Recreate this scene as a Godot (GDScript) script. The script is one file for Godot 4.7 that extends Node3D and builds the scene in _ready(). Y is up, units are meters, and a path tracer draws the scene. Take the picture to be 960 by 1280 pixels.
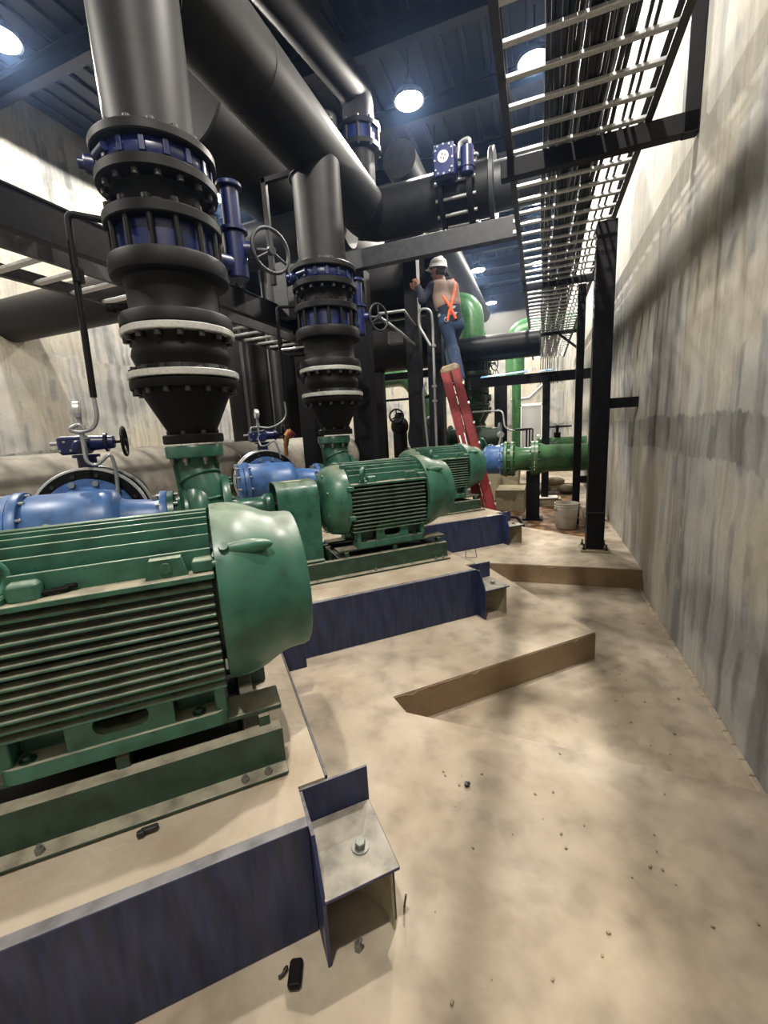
extends Node3D
# Pump hall: rotated motor-pump sets on navy plinths, black discharge stacks, overhead header,
# cable ladder along a concrete wall.  Metres, y up; the camera stands at x = 0, z = 0.

const MA := 0.74797
var M := Vector3(cos(MA), 0, -sin(MA))     # machine axis
var N := Vector3(sin(MA), 0, cos(MA))      # across the machines, towards the aisle
var B1 := Vector3(-0.616, 0.19, -0.788)    # front corner of each plinth at slab level
var B2 := Vector3(-0.464, 0.19, -2.993)
var B3 := Vector3(-0.433, 0.19, -5.044)
var S1 := Vector3(-2.2, 0, -2.27)
var S2 := Vector3(-2.165, 0, -4.34)
var taken := {}
var mt := {}
var pump0: Node3D

# ------------------------------------------------------------------ mesh builder
class MB:
	var v := PackedVector3Array()
	var n := PackedVector3Array()
	var uv := PackedVector2Array()
	var ix := PackedInt32Array()
	var c := PackedColorArray()
	var xf := Transform3D()
	var base := Color.WHITE
	var dusty := 0.0
	var dust := Color(0.42, 0.375, 0.285)
	func vt(p: Vector3, nn: Vector3) -> int:
		v.push_back(xf * p)
		var w := (xf.basis * nn).normalized()
		n.push_back(w)
		uv.push_back(Vector2.ZERO)
		var k := dusty * smoothstep(0.55, 0.95, w.y)
		c.push_back(base.lerp(dust, k))
		return v.size() - 1
	func tri(a: int, b: int, d: int) -> void:
		var g := (v[b] - v[a]).cross(v[d] - v[a])
		if g.dot(n[a] + n[b] + n[d]) > 0.0:
			ix.push_back(a); ix.push_back(d); ix.push_back(b)
		else:
			ix.push_back(a); ix.push_back(b); ix.push_back(d)
	func quad(p: Vector3, q: Vector3, r: Vector3, s: Vector3, nn: Vector3) -> void:
		var a := vt(p, nn); var b := vt(q, nn); var d := vt(r, nn); var e := vt(s, nn)
		tri(a, b, d); tri(a, d, e)
	func tri3(p: Vector3, q: Vector3, r: Vector3, nn: Vector3) -> void:
		tri(vt(p, nn), vt(q, nn), vt(r, nn))
	func box(ctr: Vector3, s: Vector3, bv := 0.0) -> MB:
		var h := s * 0.5
		bv = minf(bv, 0.45 * minf(s.x, minf(s.y, s.z)))
		if bv <= 0.0:
			for ax in 3:
				for sg in [-1.0, 1.0]:
					var nn := Vector3.ZERO; nn[ax] = sg
					var a := (ax + 1) % 3; var b := (ax + 2) % 3
					var pts := []
					for k in [[-1, -1], [1, -1], [1, 1], [-1, 1]]:
						var p := Vector3.ZERO
						p[ax] = sg * h[ax]; p[a] = k[0] * h[a]; p[b] = k[1] * h[b]
						pts.append(ctr + p)
					quad(pts[0], pts[1], pts[2], pts[3], nn)
			return self
		var id := {}
		for sx in [-1, 1]:
			for sy in [-1, 1]:
				for sz in [-1, 1]:
					var sg := Vector3(sx, sy, sz)
					for ax in 3:
						var p := sg * (h - Vector3.ONE * bv)
						p[ax] = sg[ax] * h[ax]
						var nn := Vector3.ZERO; nn[ax] = sg[ax]
						id[[sx, sy, sz, ax]] = vt(ctr + p, nn)
			
		for ax in 3:
			var a := (ax + 1) % 3; var b := (ax + 2) % 3
			for sg in [-1, 1]:
				var q := []
				for k in [[-1, -1], [1, -1], [1, 1], [-1, 1]]:
					var key := [0, 0, 0, ax]
					key[ax] = sg; key[a] = k[0]; key[b] = k[1]
					q.append(id[key])
				tri(q[0], q[1], q[2]); tri(q[0], q[2], q[3])
			# edges parallel to ax
			for sa in [-1, 1]:
				for sb in [-1, 1]:
					var k0 := [0, 0, 0, a]; var k1 := [0, 0, 0, b]; var k2 := [0, 0, 0, b]; var k3 := [0, 0, 0, a]
					for kk in [k0, k1, k2, k3]:
						kk[a] = sa; kk[b] = sb
					k0[ax] = -1; k1[ax] = -1; k2[ax] = 1; k3[ax] = 1
					tri(id[k0], id[k1], id[k2]); tri(id[k0], id[k2], id[k3])
		for sx in [-1, 1]:
			for sy in [-1, 1]:
				for sz in [-1, 1]:
					tri(id[[sx, sy, sz, 0]], id[[sx, sy, sz, 1]], id[[sx, sy, sz, 2]])
		return self
	func bar(p: Vector3, q: Vector3, w: float, t: float, up := Vector3.UP, bv := 0.0) -> MB:
		var keep := xf
		var y := (q - p).normalized()
		var x := up.cross(y)
		if x.length() < 0.01: x = Vector3.RIGHT.cross(y)
		if x.length() < 0.01: x = Vector3.BACK.cross(y)
		x = x.normalized()
		xf = keep * Transform3D(Basis(x, y, x.cross(y)), (p + q) * 0.5)
		box(Vector3.ZERO, Vector3(w, p.distance_to(q), t), bv)
		xf = keep
		return self
	func lathe(prof: Array, seg := 32, smooth := 40.0) -> MB:
		var m := prof.size()
		var nor := []
		for k in m - 1:
			var d: Vector2 = prof[k + 1] - prof[k]
			nor.append(Vector2(d.y, -d.x).normalized())
		var lim := cos(deg_to_rad(smooth))
		for k in m - 1:
			var na: Vector2 = nor[k]; var nb: Vector2 = nor[k]
			if k > 0 and na.dot(nor[k - 1]) > lim: na = (na + nor[k - 1]).normalized()
			if k < m - 2 and nb.dot(nor[k + 1]) > lim: nb = (nb + nor[k + 1]).normalized()
			var r0: Vector2 = prof[k]; var r1: Vector2 = prof[k + 1]
			var pa := -1; var pb := -1
			for s in seg + 1:
				var t := TAU * s / seg
				var cs := cos(t); var sn := sin(t)
				var a := vt(Vector3(r0.x * cs, r0.y, r0.x * sn), Vector3(na.x * cs, na.y, na.x * sn))
				var b := vt(Vector3(r1.x * cs, r1.y, r1.x * sn), Vector3(nb.x * cs, nb.y, nb.x * sn))
				if s > 0:
					if r0.x > 1e-5: tri(pa, a, b)
					if r1.x > 1e-5: tri(pa, b, pb)
				pa = a; pb = b
		return self
	func cyl(p: Vector3, q: Vector3, r: float, r2 := -1.0, seg := 20, ch := 0.0) -> MB:
		if r2 < 0.0: r2 = r
		var keep := xf
		xf = keep * MB.along(p, q - p)
		var L := p.distance_to(q)
		if ch > 0.0:
			lathe([Vector2(0, 0), Vector2(r - ch, 0), Vector2(r, ch), Vector2(r2, L - ch), Vector2(r2 - ch, L), Vector2(0, L)], seg)
		else:
			lathe([Vector2(0, 0), Vector2(r, 0), Vector2(r2, L), Vector2(0, L)], seg)
		xf = keep
		return self
	static func along(p: Vector3, d: Vector3) -> Transform3D:
		var y := d.normalized()
		var x := Vector3.UP.cross(y)
		if x.length() < 0.01: x = Vector3.RIGHT
		x = x.normalized()
		return Transform3D(Basis(x, y, x.cross(y)), p)
	func tube(pts: Array, r, seg := 12, caps := true) -> MB:
		var m := pts.size()
		var t0: Vector3 = (pts[1] - pts[0]).normalized()
		var u := t0.cross(Vector3.UP)
		if u.length() < 0.05: u = t0.cross(Vector3.RIGHT)
		u = u.normalized()
		var rows := []
		for k in m:
			var t: Vector3
			if k == 0: t = pts[1] - pts[0]
			elif k == m - 1: t = pts[m - 1] - pts[m - 2]
			else: t = (pts[k + 1] - pts[k]).normalized() + (pts[k] - pts[k - 1]).normalized()
			t = t.normalized()
			u = (u - t * u.dot(t)).normalized()
			var w := t.cross(u)
			var rr: float = r[k] if r is Array else r
			var row := []
			for s in seg + 1:
				var a := TAU * s / seg
				var nn := u * cos(a) + w * sin(a)
				row.append(vt(pts[k] + nn * rr, nn))
			rows.append(row)
			if caps and (k == 0 or k == m - 1):
				var cn := -t if k == 0 else t
				var cc := vt(pts[k], cn)
				var pv := -1
				for s in seg + 1:
					var a := TAU * s / seg
					var e := vt(pts[k] + (u * cos(a) + w * sin(a)) * rr, cn)
					if s > 0: tri(cc, pv, e)
					pv = e
		for k in m - 1:
			for s in seg:
				tri(rows[k][s], rows[k][s + 1], rows[k + 1][s + 1])
				tri(rows[k][s], rows[k + 1][s + 1], rows[k + 1][s])
		return self
	func prism(poly: PackedVector2Array, z0: float, z1: float, smooth := 30.0) -> MB:
		# polygon in local x-y, extruded along z
		var t := Geometry2D.triangulate_polygon(poly)
		for zz in [z0, z1]:
			var nn := Vector3(0, 0, -1 if zz == minf(z0, z1) else 1)
			var id := []
			for p in poly: id.append(vt(Vector3(p.x, p.y, zz), nn))
			for k in t.size() / 3: tri(id[t[3 * k]], id[t[3 * k + 1]], id[t[3 * k + 2]])
		var m := poly.size()
		var area := 0.0
		for k in m: area += poly[k].cross(poly[(k + 1) % m])
		var sg := 1.0 if area > 0.0 else -1.0
		var nor := []
		for k in m:
			var d := (poly[(k + 1) % m] - poly[k]).normalized()
			nor.append(Vector2(d.y, -d.x) * sg)
		var lim := cos(deg_to_rad(smooth))
		for k in m:
			var a := poly[k]; var b := poly[(k + 1) % m]
			var na: Vector2 = nor[k]; var nb: Vector2 = nor[k]
			if na.dot(nor[(k + m - 1) % m]) > lim: na = (na + nor[(k + m - 1) % m]).normalized()
			if nb.dot(nor[(k + 1) % m]) > lim: nb = (nb + nor[(k + 1) % m]).normalized()
			var q0 := vt(Vector3(a.x, a.y, z0), Vector3(na.x, na.y, 0)); var q1 := vt(Vector3(b.x, b.y, z0), Vector3(nb.x, nb.y, 0))
			var q2 := vt(Vector3(b.x, b.y, z1), Vector3(nb.x, nb.y, 0)); var q3 := vt(Vector3(a.x, a.y, z1), Vector3(na.x, na.y, 0))
			tri(q0, q1, q2); tri(q0, q2, q3)
		return self
	func torus(ctr: Vector3, ax: Vector3, R: float, r: float, s1 := 32, s2 := 10) -> MB:
		var keep := xf
		xf = keep * MB.along(ctr, ax)
		var rows := []
		for i in s1 + 1:
			var a := TAU * i / s1
			var row := []
			for j in s2 + 1:
				var b := TAU * j / s2
				var nn := Vector3(cos(a) * cos(b), sin(b), sin(a) * cos(b))
				row.append(vt(Vector3(cos(a) * R, 0, sin(a) * R) + nn * r, nn))
			rows.append(row)
		for i in s1:
			for j in s2:
				tri(rows[i][j], rows[i][j + 1], rows[i + 1][j + 1]); tri(rows[i][j], rows[i + 1][j + 1], rows[i + 1][j])
		xf = keep
		return self
	func ball(ctr: Vector3, rad: Vector3, seg := 16) -> MB:
		var rows := []
		for i in seg / 2 + 1:
			var a := PI * i / (seg / 2)
			var row := []
			for j in seg + 1:
				var b := TAU * j / seg
				var nn := Vector3(sin(a) * cos(b), cos(a), sin(a) * sin(b))
				row.append(vt(ctr + nn * rad, nn / rad))
			rows.append(row)
		for i in seg / 2:
			for j in seg:
				tri(rows[i][j], rows[i][j + 1], rows[i + 1][j + 1]); tri(rows[i][j], rows[i + 1][j + 1], rows[i + 1][j])
		return self
	func box_at(ctr: Vector3, ang: float, s: Vector3, bv := 0.0) -> MB:
		var keep := xf
		xf = keep * Transform3D(Basis(Vector3.UP, -ang), ctr)
		box(Vector3.ZERO, s, bv)
		xf = keep
		return self
	func bolts(R: float, h0: float, h1: float, cnt: int, r := 0.016, off := 0.0) -> MB:
		for k in cnt:
			var a := TAU * (k + off) / cnt
			cyl(Vector3(R * cos(a), h0, R * sin(a)), Vector3(R * cos(a), h1, R * sin(a)), r, -1, 6)
		return self
	func planar(ua: Vector3, su: float, ou: float, va: Vector3, sv: float, ov: float) -> MB:
		for k in v.size():
			uv[k] = Vector2(v[k].dot(ua) * su + ou, v[k].dot(va) * sv + ov)
		return self
	func mesh() -> ArrayMesh:
		var a := []
		a.resize(Mesh.ARRAY_MAX)
		a[Mesh.ARRAY_VERTEX] = v; a[Mesh.ARRAY_NORMAL] = n; a[Mesh.ARRAY_TEX_UV] = uv; a[Mesh.ARRAY_INDEX] = ix
		if dusty > 0.0: a[Mesh.ARRAY_COLOR] = c
		var m := ArrayMesh.new()
		m.add_surface_from_arrays(Mesh.PRIMITIVE_TRIANGLES, a)
		return m

# ------------------------------------------------------------------ scene helpers
func numbered(s: String) -> String:
	if not taken.has(s):
		taken[s] = 0
		return s
	taken[s] += 1
	return "%s_%03d" % [s, taken[s]]

func tag(o: Node, label: String, category: String, group := "") -> void:
	o.set_meta("label", label); o.set_meta("category", category)
	if group != "": o.set_meta("group", group)

func thing(called: String, label: String, category: String, at := Vector3.ZERO, turn := 0.0, group := "") -> Node3D:
	var o := Node3D.new()
	o.name = numbered(called)
	add_child(o)
	o.position = at; o.rotation.y = turn
	tag(o, label, category, group)
	return o

func part(par: Node, called: String, b: MB, m: Material, label := "") -> MeshInstance3D:
	var o := MeshInstance3D.new()
	o.name = called
	o.mesh = b.mesh()
	o.material_override = m
	par.add_child(o, true)
	if label != "": o.set_meta("label", label)
	return o

func same(par: Node, called: String, me: Mesh, m: Material, at: Vector3, bas := Basis()) -> MeshInstance3D:
	var o := MeshInstance3D.new()
	o.name = called
	o.mesh = me
	o.material_override = m
	o.transform = Transform3D(bas, at)
	par.add_child(o, true)
	return o

func one(called: String, label: String, category: String, b: MB, m: Material, group := "", at := Vector3.ZERO, turn := 0.0) -> MeshInstance3D:
	var o := MeshInstance3D.new()
	o.name = numbered(called)
	o.mesh = b.mesh()
	o.material_override = m
	add_child(o)
	o.position = at; o.rotation.y = turn
	tag(o, label, category, group)
	return o

func struct(called: String, b: MB, m: Material, par: Node = null) -> MeshInstance3D:
	var o := MeshInstance3D.new()
	o.name = called
	o.mesh = b.mesh()
	o.material_override = m
	if par: par.add_child(o, true)
	else:
		add_child(o, true)
		o.set_meta("kind", "structure")
	return o

func dup(src: Node3D, label: String, at: Vector3, turn := INF) -> Node3D:
	var o: Node3D = src.duplicate()
	var nm := String(src.name)
	var cut := nm.rfind("_")
	if cut > 0 and nm.substr(cut + 1).is_valid_int(): nm = nm.substr(0, cut)
	o.name = numbered(nm)
	add_child(o)
	o.position = at
	if turn != INF: o.rotation.y = turn
	o.set_meta("label", label)
	return o

func stuff(o: Node) -> Node:
	o.set_meta("kind", "stuff")
	return o

func dustmb(col: Color, k := 0.6) -> MB:
	var b := MB.new()
	b.base = col.srgb_to_linear()
	b.dusty = k
	return b

func bez(pts: Array, step := 8) -> Array:
	# Catmull-Rom through the points
	var out := []
	for k in pts.size() - 1:
		var p0: Vector3 = pts[maxi(k - 1, 0)]; var p1: Vector3 = pts[k]; var p2: Vector3 = pts[k + 1]; var p3: Vector3 = pts[mini(k + 2, pts.size() - 1)]
		for s in step:
			out.append(p1.cubic_interpolate(p2, p0, p3, float(s) / step))
	out.append(pts[pts.size() - 1])
	return out

func bend(pts: Array, rad: float, seg := 8) -> Array:
	# polyline with rounded corners
	var out := [pts[0]]
	for k in range(1, pts.size() - 1):
		var p: Vector3 = pts[k]
		var a: Vector3 = (pts[k - 1] - p); var b: Vector3 = (pts[k + 1] - p)
		var r := minf(rad, 0.49 * minf(a.length(), b.length()))
		a = a.normalized(); b = b.normalized()
		for s in seg + 1:
			var t := float(s) / seg
			out.append((p + a * r).lerp(p, t).lerp(p.lerp(p + b * r, t), t))
	out.append(pts[pts.size() - 1])
	return out

# ------------------------------------------------------------------ materials
func noise(freq: float, oct := 4, sd := 1, type := FastNoiseLite.TYPE_SIMPLEX_SMOOTH) -> FastNoiseLite:
	var f := FastNoiseLite.new()
	f.noise_type = type
	f.seed = sd; f.frequency = freq
	f.fractal_type = FastNoiseLite.FRACTAL_FBM; f.fractal_octaves = oct
	return f

func ntex(size: int, f: FastNoiseLite, cols: Array, offs: Array, nrm := false, bump := 4.0) -> NoiseTexture2D:
	var t := NoiseTexture2D.new()
	t.width = size; t.height = size; t.seamless = true; t.noise = f
	if nrm:
		t.as_normal_map = true; t.bump_strength = bump
	else:
		var g := Gradient.new()
		g.offsets = PackedFloat32Array(offs); g.colors = PackedColorArray(cols)
		t.color_ramp = g
	return t

func paint(col: Color, rough := 0.45, metal := 0.0, tex: Texture2D = null, sc := 1.5) -> StandardMaterial3D:
	var m := StandardMaterial3D.new()
	m.albedo_color = col; m.roughness = rough; m.metallic = metal
	if tex:
		m.albedo_texture = tex
		m.uv1_triplanar = true; m.uv1_scale = Vector3.ONE * sc
	return m

func gray(x: float) -> Color: return Color(x, x, x)

func make_materials() -> void:
	var grime := ntex(512, noise(0.012, 5, 3), [gray(0.66), gray(0.9), gray(1.0)], [0.0, 0.45, 0.8])
	var speck := ntex(512, noise(0.05, 3, 8), [gray(0.8), gray(0.97), gray(1.0)], [0.0, 0.4, 1.0])
	var rgh := ntex(512, noise(0.015, 4, 21), [gray(0.35), gray(0.75)], [0.25, 0.8])
	var fine := ntex(512, noise(0.06, 4, 5), [], [], true, 3.0)
	mt.black = paint(Color(0.078, 0.079, 0.086), 0.42, 0.0, grime)
	mt.black_flat = paint(Color(0.068, 0.068, 0.073), 0.55, 0.0, grime)
	mt.rubber = paint(Color(0.046, 0.046, 0.05), 0.55, 0.0, grime)
	mt.header = paint(Color(0.115, 0.115, 0.12), 0.5, 0.0, grime, 0.8)
	mt.beam = paint(Color(0.062, 0.062, 0.09), 0.5, 0.0, grime)
	mt.steelgray = paint(Color(0.165, 0.175, 0.20), 0.5, 0.0, grime)
	mt.flange = paint(Color(0.16, 0.16, 0.165), 0.55, 0.0, grime)
	for k in ["black", "black_flat", "rubber", "beam", "header"]: mt[k].metallic_specular = 0.3
	mt.zinc = paint(Color(0.80, 0.81, 0.80), 0.32, 0.55, speck)
	mt.galv = paint(Color(0.62, 0.63, 0.64), 0.38, 0.6, speck)
	mt.rung = paint(Color(0.78, 0.79, 0.80), 0.35, 0.5, speck)
	mt.tray = paint(Color(0.2, 0.2, 0.205), 0.5, 0.2, grime)
	mt.bolt = paint(Color(0.5, 0.5, 0.48), 0.4, 0.6)
	mt.boltdark = paint(Color(0.17, 0.17, 0.175), 0.45, 0.3)
	mt.valve = paint(Color(0.06, 0.11, 0.32), 0.35, 0.0, grime)
	mt.blue = paint(Color(0.27, 0.42, 0.64), 0.38, 0.0, grime)
	mt.green = paint(Color(0.15, 0.33, 0.27), 0.33, 0.0, grime)
	mt.green_dark = paint(Color(0.13, 0.26, 0.2), 0.4, 0.0, grime)
	mt.green_pipe = paint(Color(0.25, 0.44, 0.27), 0.33, 0.0, grime)
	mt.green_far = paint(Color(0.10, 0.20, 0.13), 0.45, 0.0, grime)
	# painted surfaces with settled dust: paint and dust colours come per vertex
	mt.dusty = paint(Color.WHITE, 0.36, 0.0, grime, 1.3)
	mt.dusty.vertex_color_use_as_albedo = true
	mt.dusty.roughness_texture = rgh
	mt.dusty.roughness = 0.75
	var runs := ntex(512, noise(0.02, 5, 61), [gray(0.72), gray(0.85), gray(1.0)], [0.2, 0.5, 0.85])
	mt.navy = paint(Color.WHITE, 0.5, 0.0, runs, 1.0)
	mt.navy.uv1_scale = Vector3(2.2, 0.35, 2.2)
	mt.navy.vertex_color_use_as_albedo = true
	mt.navy.roughness_texture = rgh
	mt.navy.roughness = 0.9
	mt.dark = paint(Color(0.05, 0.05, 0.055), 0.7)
	mt.cable = paint(Color(0.055, 0.052, 0.052), 0.5)
	mt.pipe_gray = paint(Color(0.50, 0.48, 0.44), 0.75, 0.0, grime, 0.9)
	mt.red = paint(Color(0.54, 0.035, 0.08), 0.6, 0.0, grime)
	mt.tan = paint(Color(0.55, 0.48, 0.38), 0.6, 0.0, grime)
	mt.alu = paint(Color(0.8, 0.8, 0.79), 0.35, 0.6, speck)
	mt.white = paint(Color(0.85, 0.84, 0.80), 0.45, 0.0, speck)
	mt.brass = paint(Color(0.6, 0.42, 0.22), 0.4, 0.5)
	mt.darkred = paint(Color(0.4, 0.1, 0.1), 0.5)
	mt.ceiling = paint(Color(0.05, 0.075, 0.165), 0.5, 0.0, grime, 0.4)
	mt.joist = paint(Color(0.05, 0.07, 0.15), 0.5, 0.0, grime, 0.6)
	mt.jeans = paint(Color(0.17, 0.25, 0.37), 0.85, 0.0, grime, 6.0)
	mt.navy_cloth = paint(Color(0.06, 0.09, 0.17), 0.85, 0.0, speck, 6.0)
	mt.vest = paint(Color(0.52, 0.44, 0.40), 0.8, 0.0, speck, 6.0)
	mt.orange = paint(Color(0.9, 0.36, 0.2), 0.7)
	mt.skin = paint(Color(0.48, 0.31, 0.23), 0.6)
	mt.hair = paint(Color(0.05, 0.04, 0.04), 0.6)
	mt.helmet = paint(Color(0.88, 0.88, 0.88), 0.35)
	mt.reflect = paint(Color(0.6, 0.68, 0.72), 0.4)
	mt.boot = paint(Color(0.5, 0.45, 0.38), 0.8)
	mt.skyblue = paint(Color(0.55, 0.78, 0.98), 0.35)
	mt.paper = paint(Color(0.88, 0.87, 0.84), 0.8)
	# concrete
	var fl := ntex(1024, noise(0.004, 7, 11), [Color(0.61, 0.553, 0.475), Color(0.655, 0.602, 0.528), Color(0.675, 0.625, 0.553), Color(0.71, 0.665, 0.60)], [0.1, 0.4, 0.6, 0.9])
	var fd := ntex(512, noise(0.03, 5, 14), [gray(0.86), gray(0.96), gray(1.0)], [0.15, 0.45, 0.7])
	mt.floor = paint(Color.WHITE, 0.9, 0.0, fl, 0.3)
	mt.floor.uv1_world_triplanar = true
	mt.floor.detail_enabled = true
	mt.floor.detail_blend_mode = BaseMaterial3D.BLEND_MODE_MUL
	mt.floor.detail_albedo = fd
	mt.floor.normal_enabled = true
	mt.floor.normal_texture = fine
	mt.floor.normal_scale = 0.35
	mt.step = paint(Color(0.80, 0.74, 0.66), 0.9, 0.0, fl, 0.8)
	mt.step.uv1_world_triplanar = true
	mt.step.normal_enabled = true; mt.step.normal_texture = fine; mt.step.normal_scale = 0.4
	mt.grout = paint(Color(0.97, 0.97, 0.97), 0.92, 0.0, fl, 0.7)
	mt.grout.uv1_world_triplanar = true
	mt.grout.normal_enabled = true; mt.grout.normal_texture = fine; mt.grout.normal_scale = 0.4
	var br := ntex(512, noise(0.014, 5, 31), [Color(0.22, 0.15, 0.09), Color(0.40, 0.29, 0.19), Color(0.6, 0.47, 0.33)], [0.2, 0.5, 0.85])
	mt.wet = paint(Color.WHITE, 0.45, 0.0, br, 0.6)
	mt.wet.uv1_world_triplanar = true
	mt.conc = paint(Color(0.62, 0.58, 0.48), 0.9, 0.0, fd, 1.2)
	mt.wall = wall_material()
	mt.dustpile = paint(Color(0.6, 0.55, 0.46), 0.95, 0.0, fd, 3.0)

func wall_material() -> StandardMaterial3D:
	# poured concrete: lifts of different tone, board marks, run-down stains and blotches
	var W := 2000; var H := 700      # 20 m x 7 m
	var big := noise(0.006, 4, 41); var mid := noise(0.02, 4, 42); var st := noise(0.045, 3, 43); var st2 := noise(0.12, 2, 44); var grain := noise(0.25, 3, 45); var edge := noise(0.012, 4, 46)
	var im := Image.create(W, H, false, Image.FORMAT_RGB8)
	var data := PackedByteArray(); data.resize(W * H * 3)
	var tone := PackedFloat32Array()
	var rng := RandomNumberGenerator.new(); rng.seed = 9
	for lift in 6: tone.append(rng.randf_range(-0.03, 0.03))
	tone[0] = 0.0; tone[1] = -0.06
	for y in H:
		var hy := 7.0 - y * 0.01
		for x in W:
			var e := edge.get_noise_2d(x * 0.35, 0.0) * 0.10 + grain.get_noise_2d(x * 0.5, 0.0) * 0.02
			var hh := hy + e
			var lift := 0
			if hh > 1.32: lift = 1
			if hh > 1.58: lift = 2
			if hh > 3.15: lift = 3
			if hh > 4.4: lift = 4
			var b := big.get_noise_2d(x, y)
			var m := mid.get_noise_2d(x, y)
			var warp := m * 4.0
			var s := st.get_noise_2d(x + warp, y * 0.045 + lift * 300.0)
			var s2 := st2.get_noise_2d(x + warp, y * 0.02 + lift * 90.0)
			var run := smoothstep(0.02, 0.42, s) * smoothstep(-0.25, 0.2, m + b)
			var pale := smoothstep(0.18, 0.5, s2) * smoothstep(-0.2, 0.2, -m)
			var cold := clampf(0.45 + b * 1.6 + run * 0.5 + (0.3 if lift == 1 else 0.0), 0.0, 1.0)
			var l := 0.565 + tone[lift] + m * 0.06 + grain.get_noise_2d(x, y) * 0.03
			l -= run * 0.11
			l += pale * 0.05
			l -= smoothstep(0.05, 0.5, b) * 0.09
			l -= smoothstep(0.3, 0.6, -s2) * 0.05
			var r := l * lerpf(1.03, 0.985, cold); var g := l * lerpf(0.995, 0.99, cold); var bl := l * lerpf(0.91, 0.975, cold)
			var o := (y * W + x) * 3
			data[o] = int(clampf(r, 0.0, 1.0) * 255.0); data[o + 1] = int(clampf(g, 0.0, 1.0) * 255.0); data[o + 2] = int(clampf(bl, 0.0, 1.0) * 255.0)
	im.set_data(W, H, false, Image.FORMAT_RGB8, data)
	var m := StandardMaterial3D.new()
	m.albedo_texture = ImageTexture.create_from_image(im)
	m.roughness = 0.85
	return m

# ------------------------------------------------------------------ scene
func _ready() -> void:
	var cam := Camera3D.new()
	cam.name = "camera"
	cam.fov = 2.0 * rad_to_deg(atan(640.0 / 524.117))
	cam.near = 0.05; cam.far = 80.0
	add_child(cam)
	cam.transform = Transform3D(Basis(Vector3.UP, 0.360437) * Basis(Vector3.RIGHT, -0.190002) * Basis(Vector3.BACK, -0.056841), Vector3(0, 1.6, 0))
	cam.current = true
	var env := Environment.new()
	env.background_mode = Environment.BG_COLOR
	env.background_color = Color(0.02, 0.02, 0.025)
	env.tonemap_mode = Environment.TONE_MAPPER_LINEAR
	env.tonemap_exposure = 1.6
	env.sdfgi_enabled = true; env.ssao_enabled = true; env.ssil_enabled = true
	env.volumetric_fog_enabled = true; env.volumetric_fog_density = 0.0009; env.volumetric_fog_anisotropy = 0.88; env.volumetric_fog_albedo = Color(0.62, 0.76, 1.0)
	var we := WorldEnvironment.new()
	we.name = "environment"
	we.environment = env
	add_child(we)
	make_materials()
	make_lamps()
	make_room()
	make_units()
	make_stacks()
	make_overhead()
	make_tray()
	make_left()
	make_far()
	make_worker()
	make_small()

const LAMP_ENERGY := 15.0

func make_lamps() -> void:
	var glow := StandardMaterial3D.new()
	glow.albedo_color = Color(0.9, 0.95, 1.0)
	glow.emission_enabled = true; glow.emission = Color(0.93, 0.96, 1.0); glow.emission_energy_multiplier = 14.0
	var h := MB.new().lathe([Vector2(0, 0.02), Vector2(0.20, 0.02), Vector2(0.22, 0.0), Vector2(0.23, 0.04), Vector2(0.2, 0.09), Vector2(0.09, 0.14), Vector2(0.08, 0.24), Vector2(0, 0.24)], 28).mesh()
	var ln := MB.new().lathe([Vector2(0, -0.025), Vector2(0.12, -0.02), Vector2(0.195, 0.0), Vector2(0.2, 0.018), Vector2(0, 0.018)], 28).mesh()
	var hk := MB.new().cyl(Vector3(0, 0.24, 0), Vector3(0, 0.64, 0), 0.012).mesh()
	var spots := []
	for z in [-18.2, -14.35, -10.7, -6.94]: spots.append([-1.86, z, 0])
	for z in [-14.7, -10.75, -7.0, -3.25, 0.5]: spots.append([-0.14 if z < -4.0 else -0.27, z, 1])
	for z in [-15.3, -11.5, -7.75, -4.02, -0.3]: spots.append([-5.94, z, 2])
	for s in spots:
		var where: String = ["in the row over the overhead pipes", "in the row over the cable ladder", "in the row towards the left wall"][s[2]]
		var order := int(round((-s[1]) / 3.75)) - (1 if s[2] == 2 else 2)
		var nth: String = ["first", "second", "third", "fourth"][clampi(order, 0, 3)]
		var lab: String = "round white ceiling lamp, %s in view %s" % [nth, where]
		if order < 0: lab = "ceiling lamp above the camera, %s one %s" % ["nearer" if order == -1 and s[2] != 2 else "farther", where]
		var o := thing("high_bay_lamp", lab, "lamp", Vector3(s[0], 6.3, s[1]), 0.0, "round ceiling lamps")
		same(o, "housing", h, mt.dark, Vector3.ZERO)
		same(o, "lens", ln, glow, Vector3.ZERO)
		same(o, "hanger_rod", hk, mt.dark, Vector3.ZERO)
		var l := SpotLight3D.new()
		l.name = "lamp_light"
		l.rotation.x = -PI / 2
		l.spot_angle = 89.5; l.spot_angle_attenuation = 0.03
		l.light_color = Color(1.0, 0.97, 0.92)
		l.light_energy = LAMP_ENERGY * (0.55 if s[2] == 1 and s[1] < -4.0 else 1.0)
		l.light_size = 0.07
		l.spot_range = 40.0; l.spot_attenuation = 2.0
		l.shadow_enabled = true
		l.position = Vector3(0, -0.06, 0)
		o.add_child(l)

func slab(poly: Array, y0: float, y1: float) -> MB:
	# horizontal slab from x,z corners
	var pp := PackedVector2Array()
	for p in poly: pp.append(Vector2(p[0], -p[1]))
	var b := MB.new()
	b.xf = Transform3D(Basis(Vector3.RIGHT, -PI / 2), Vector3.ZERO)
	b.prism(pp, y0, y1, 5.0)
	return b

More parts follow.
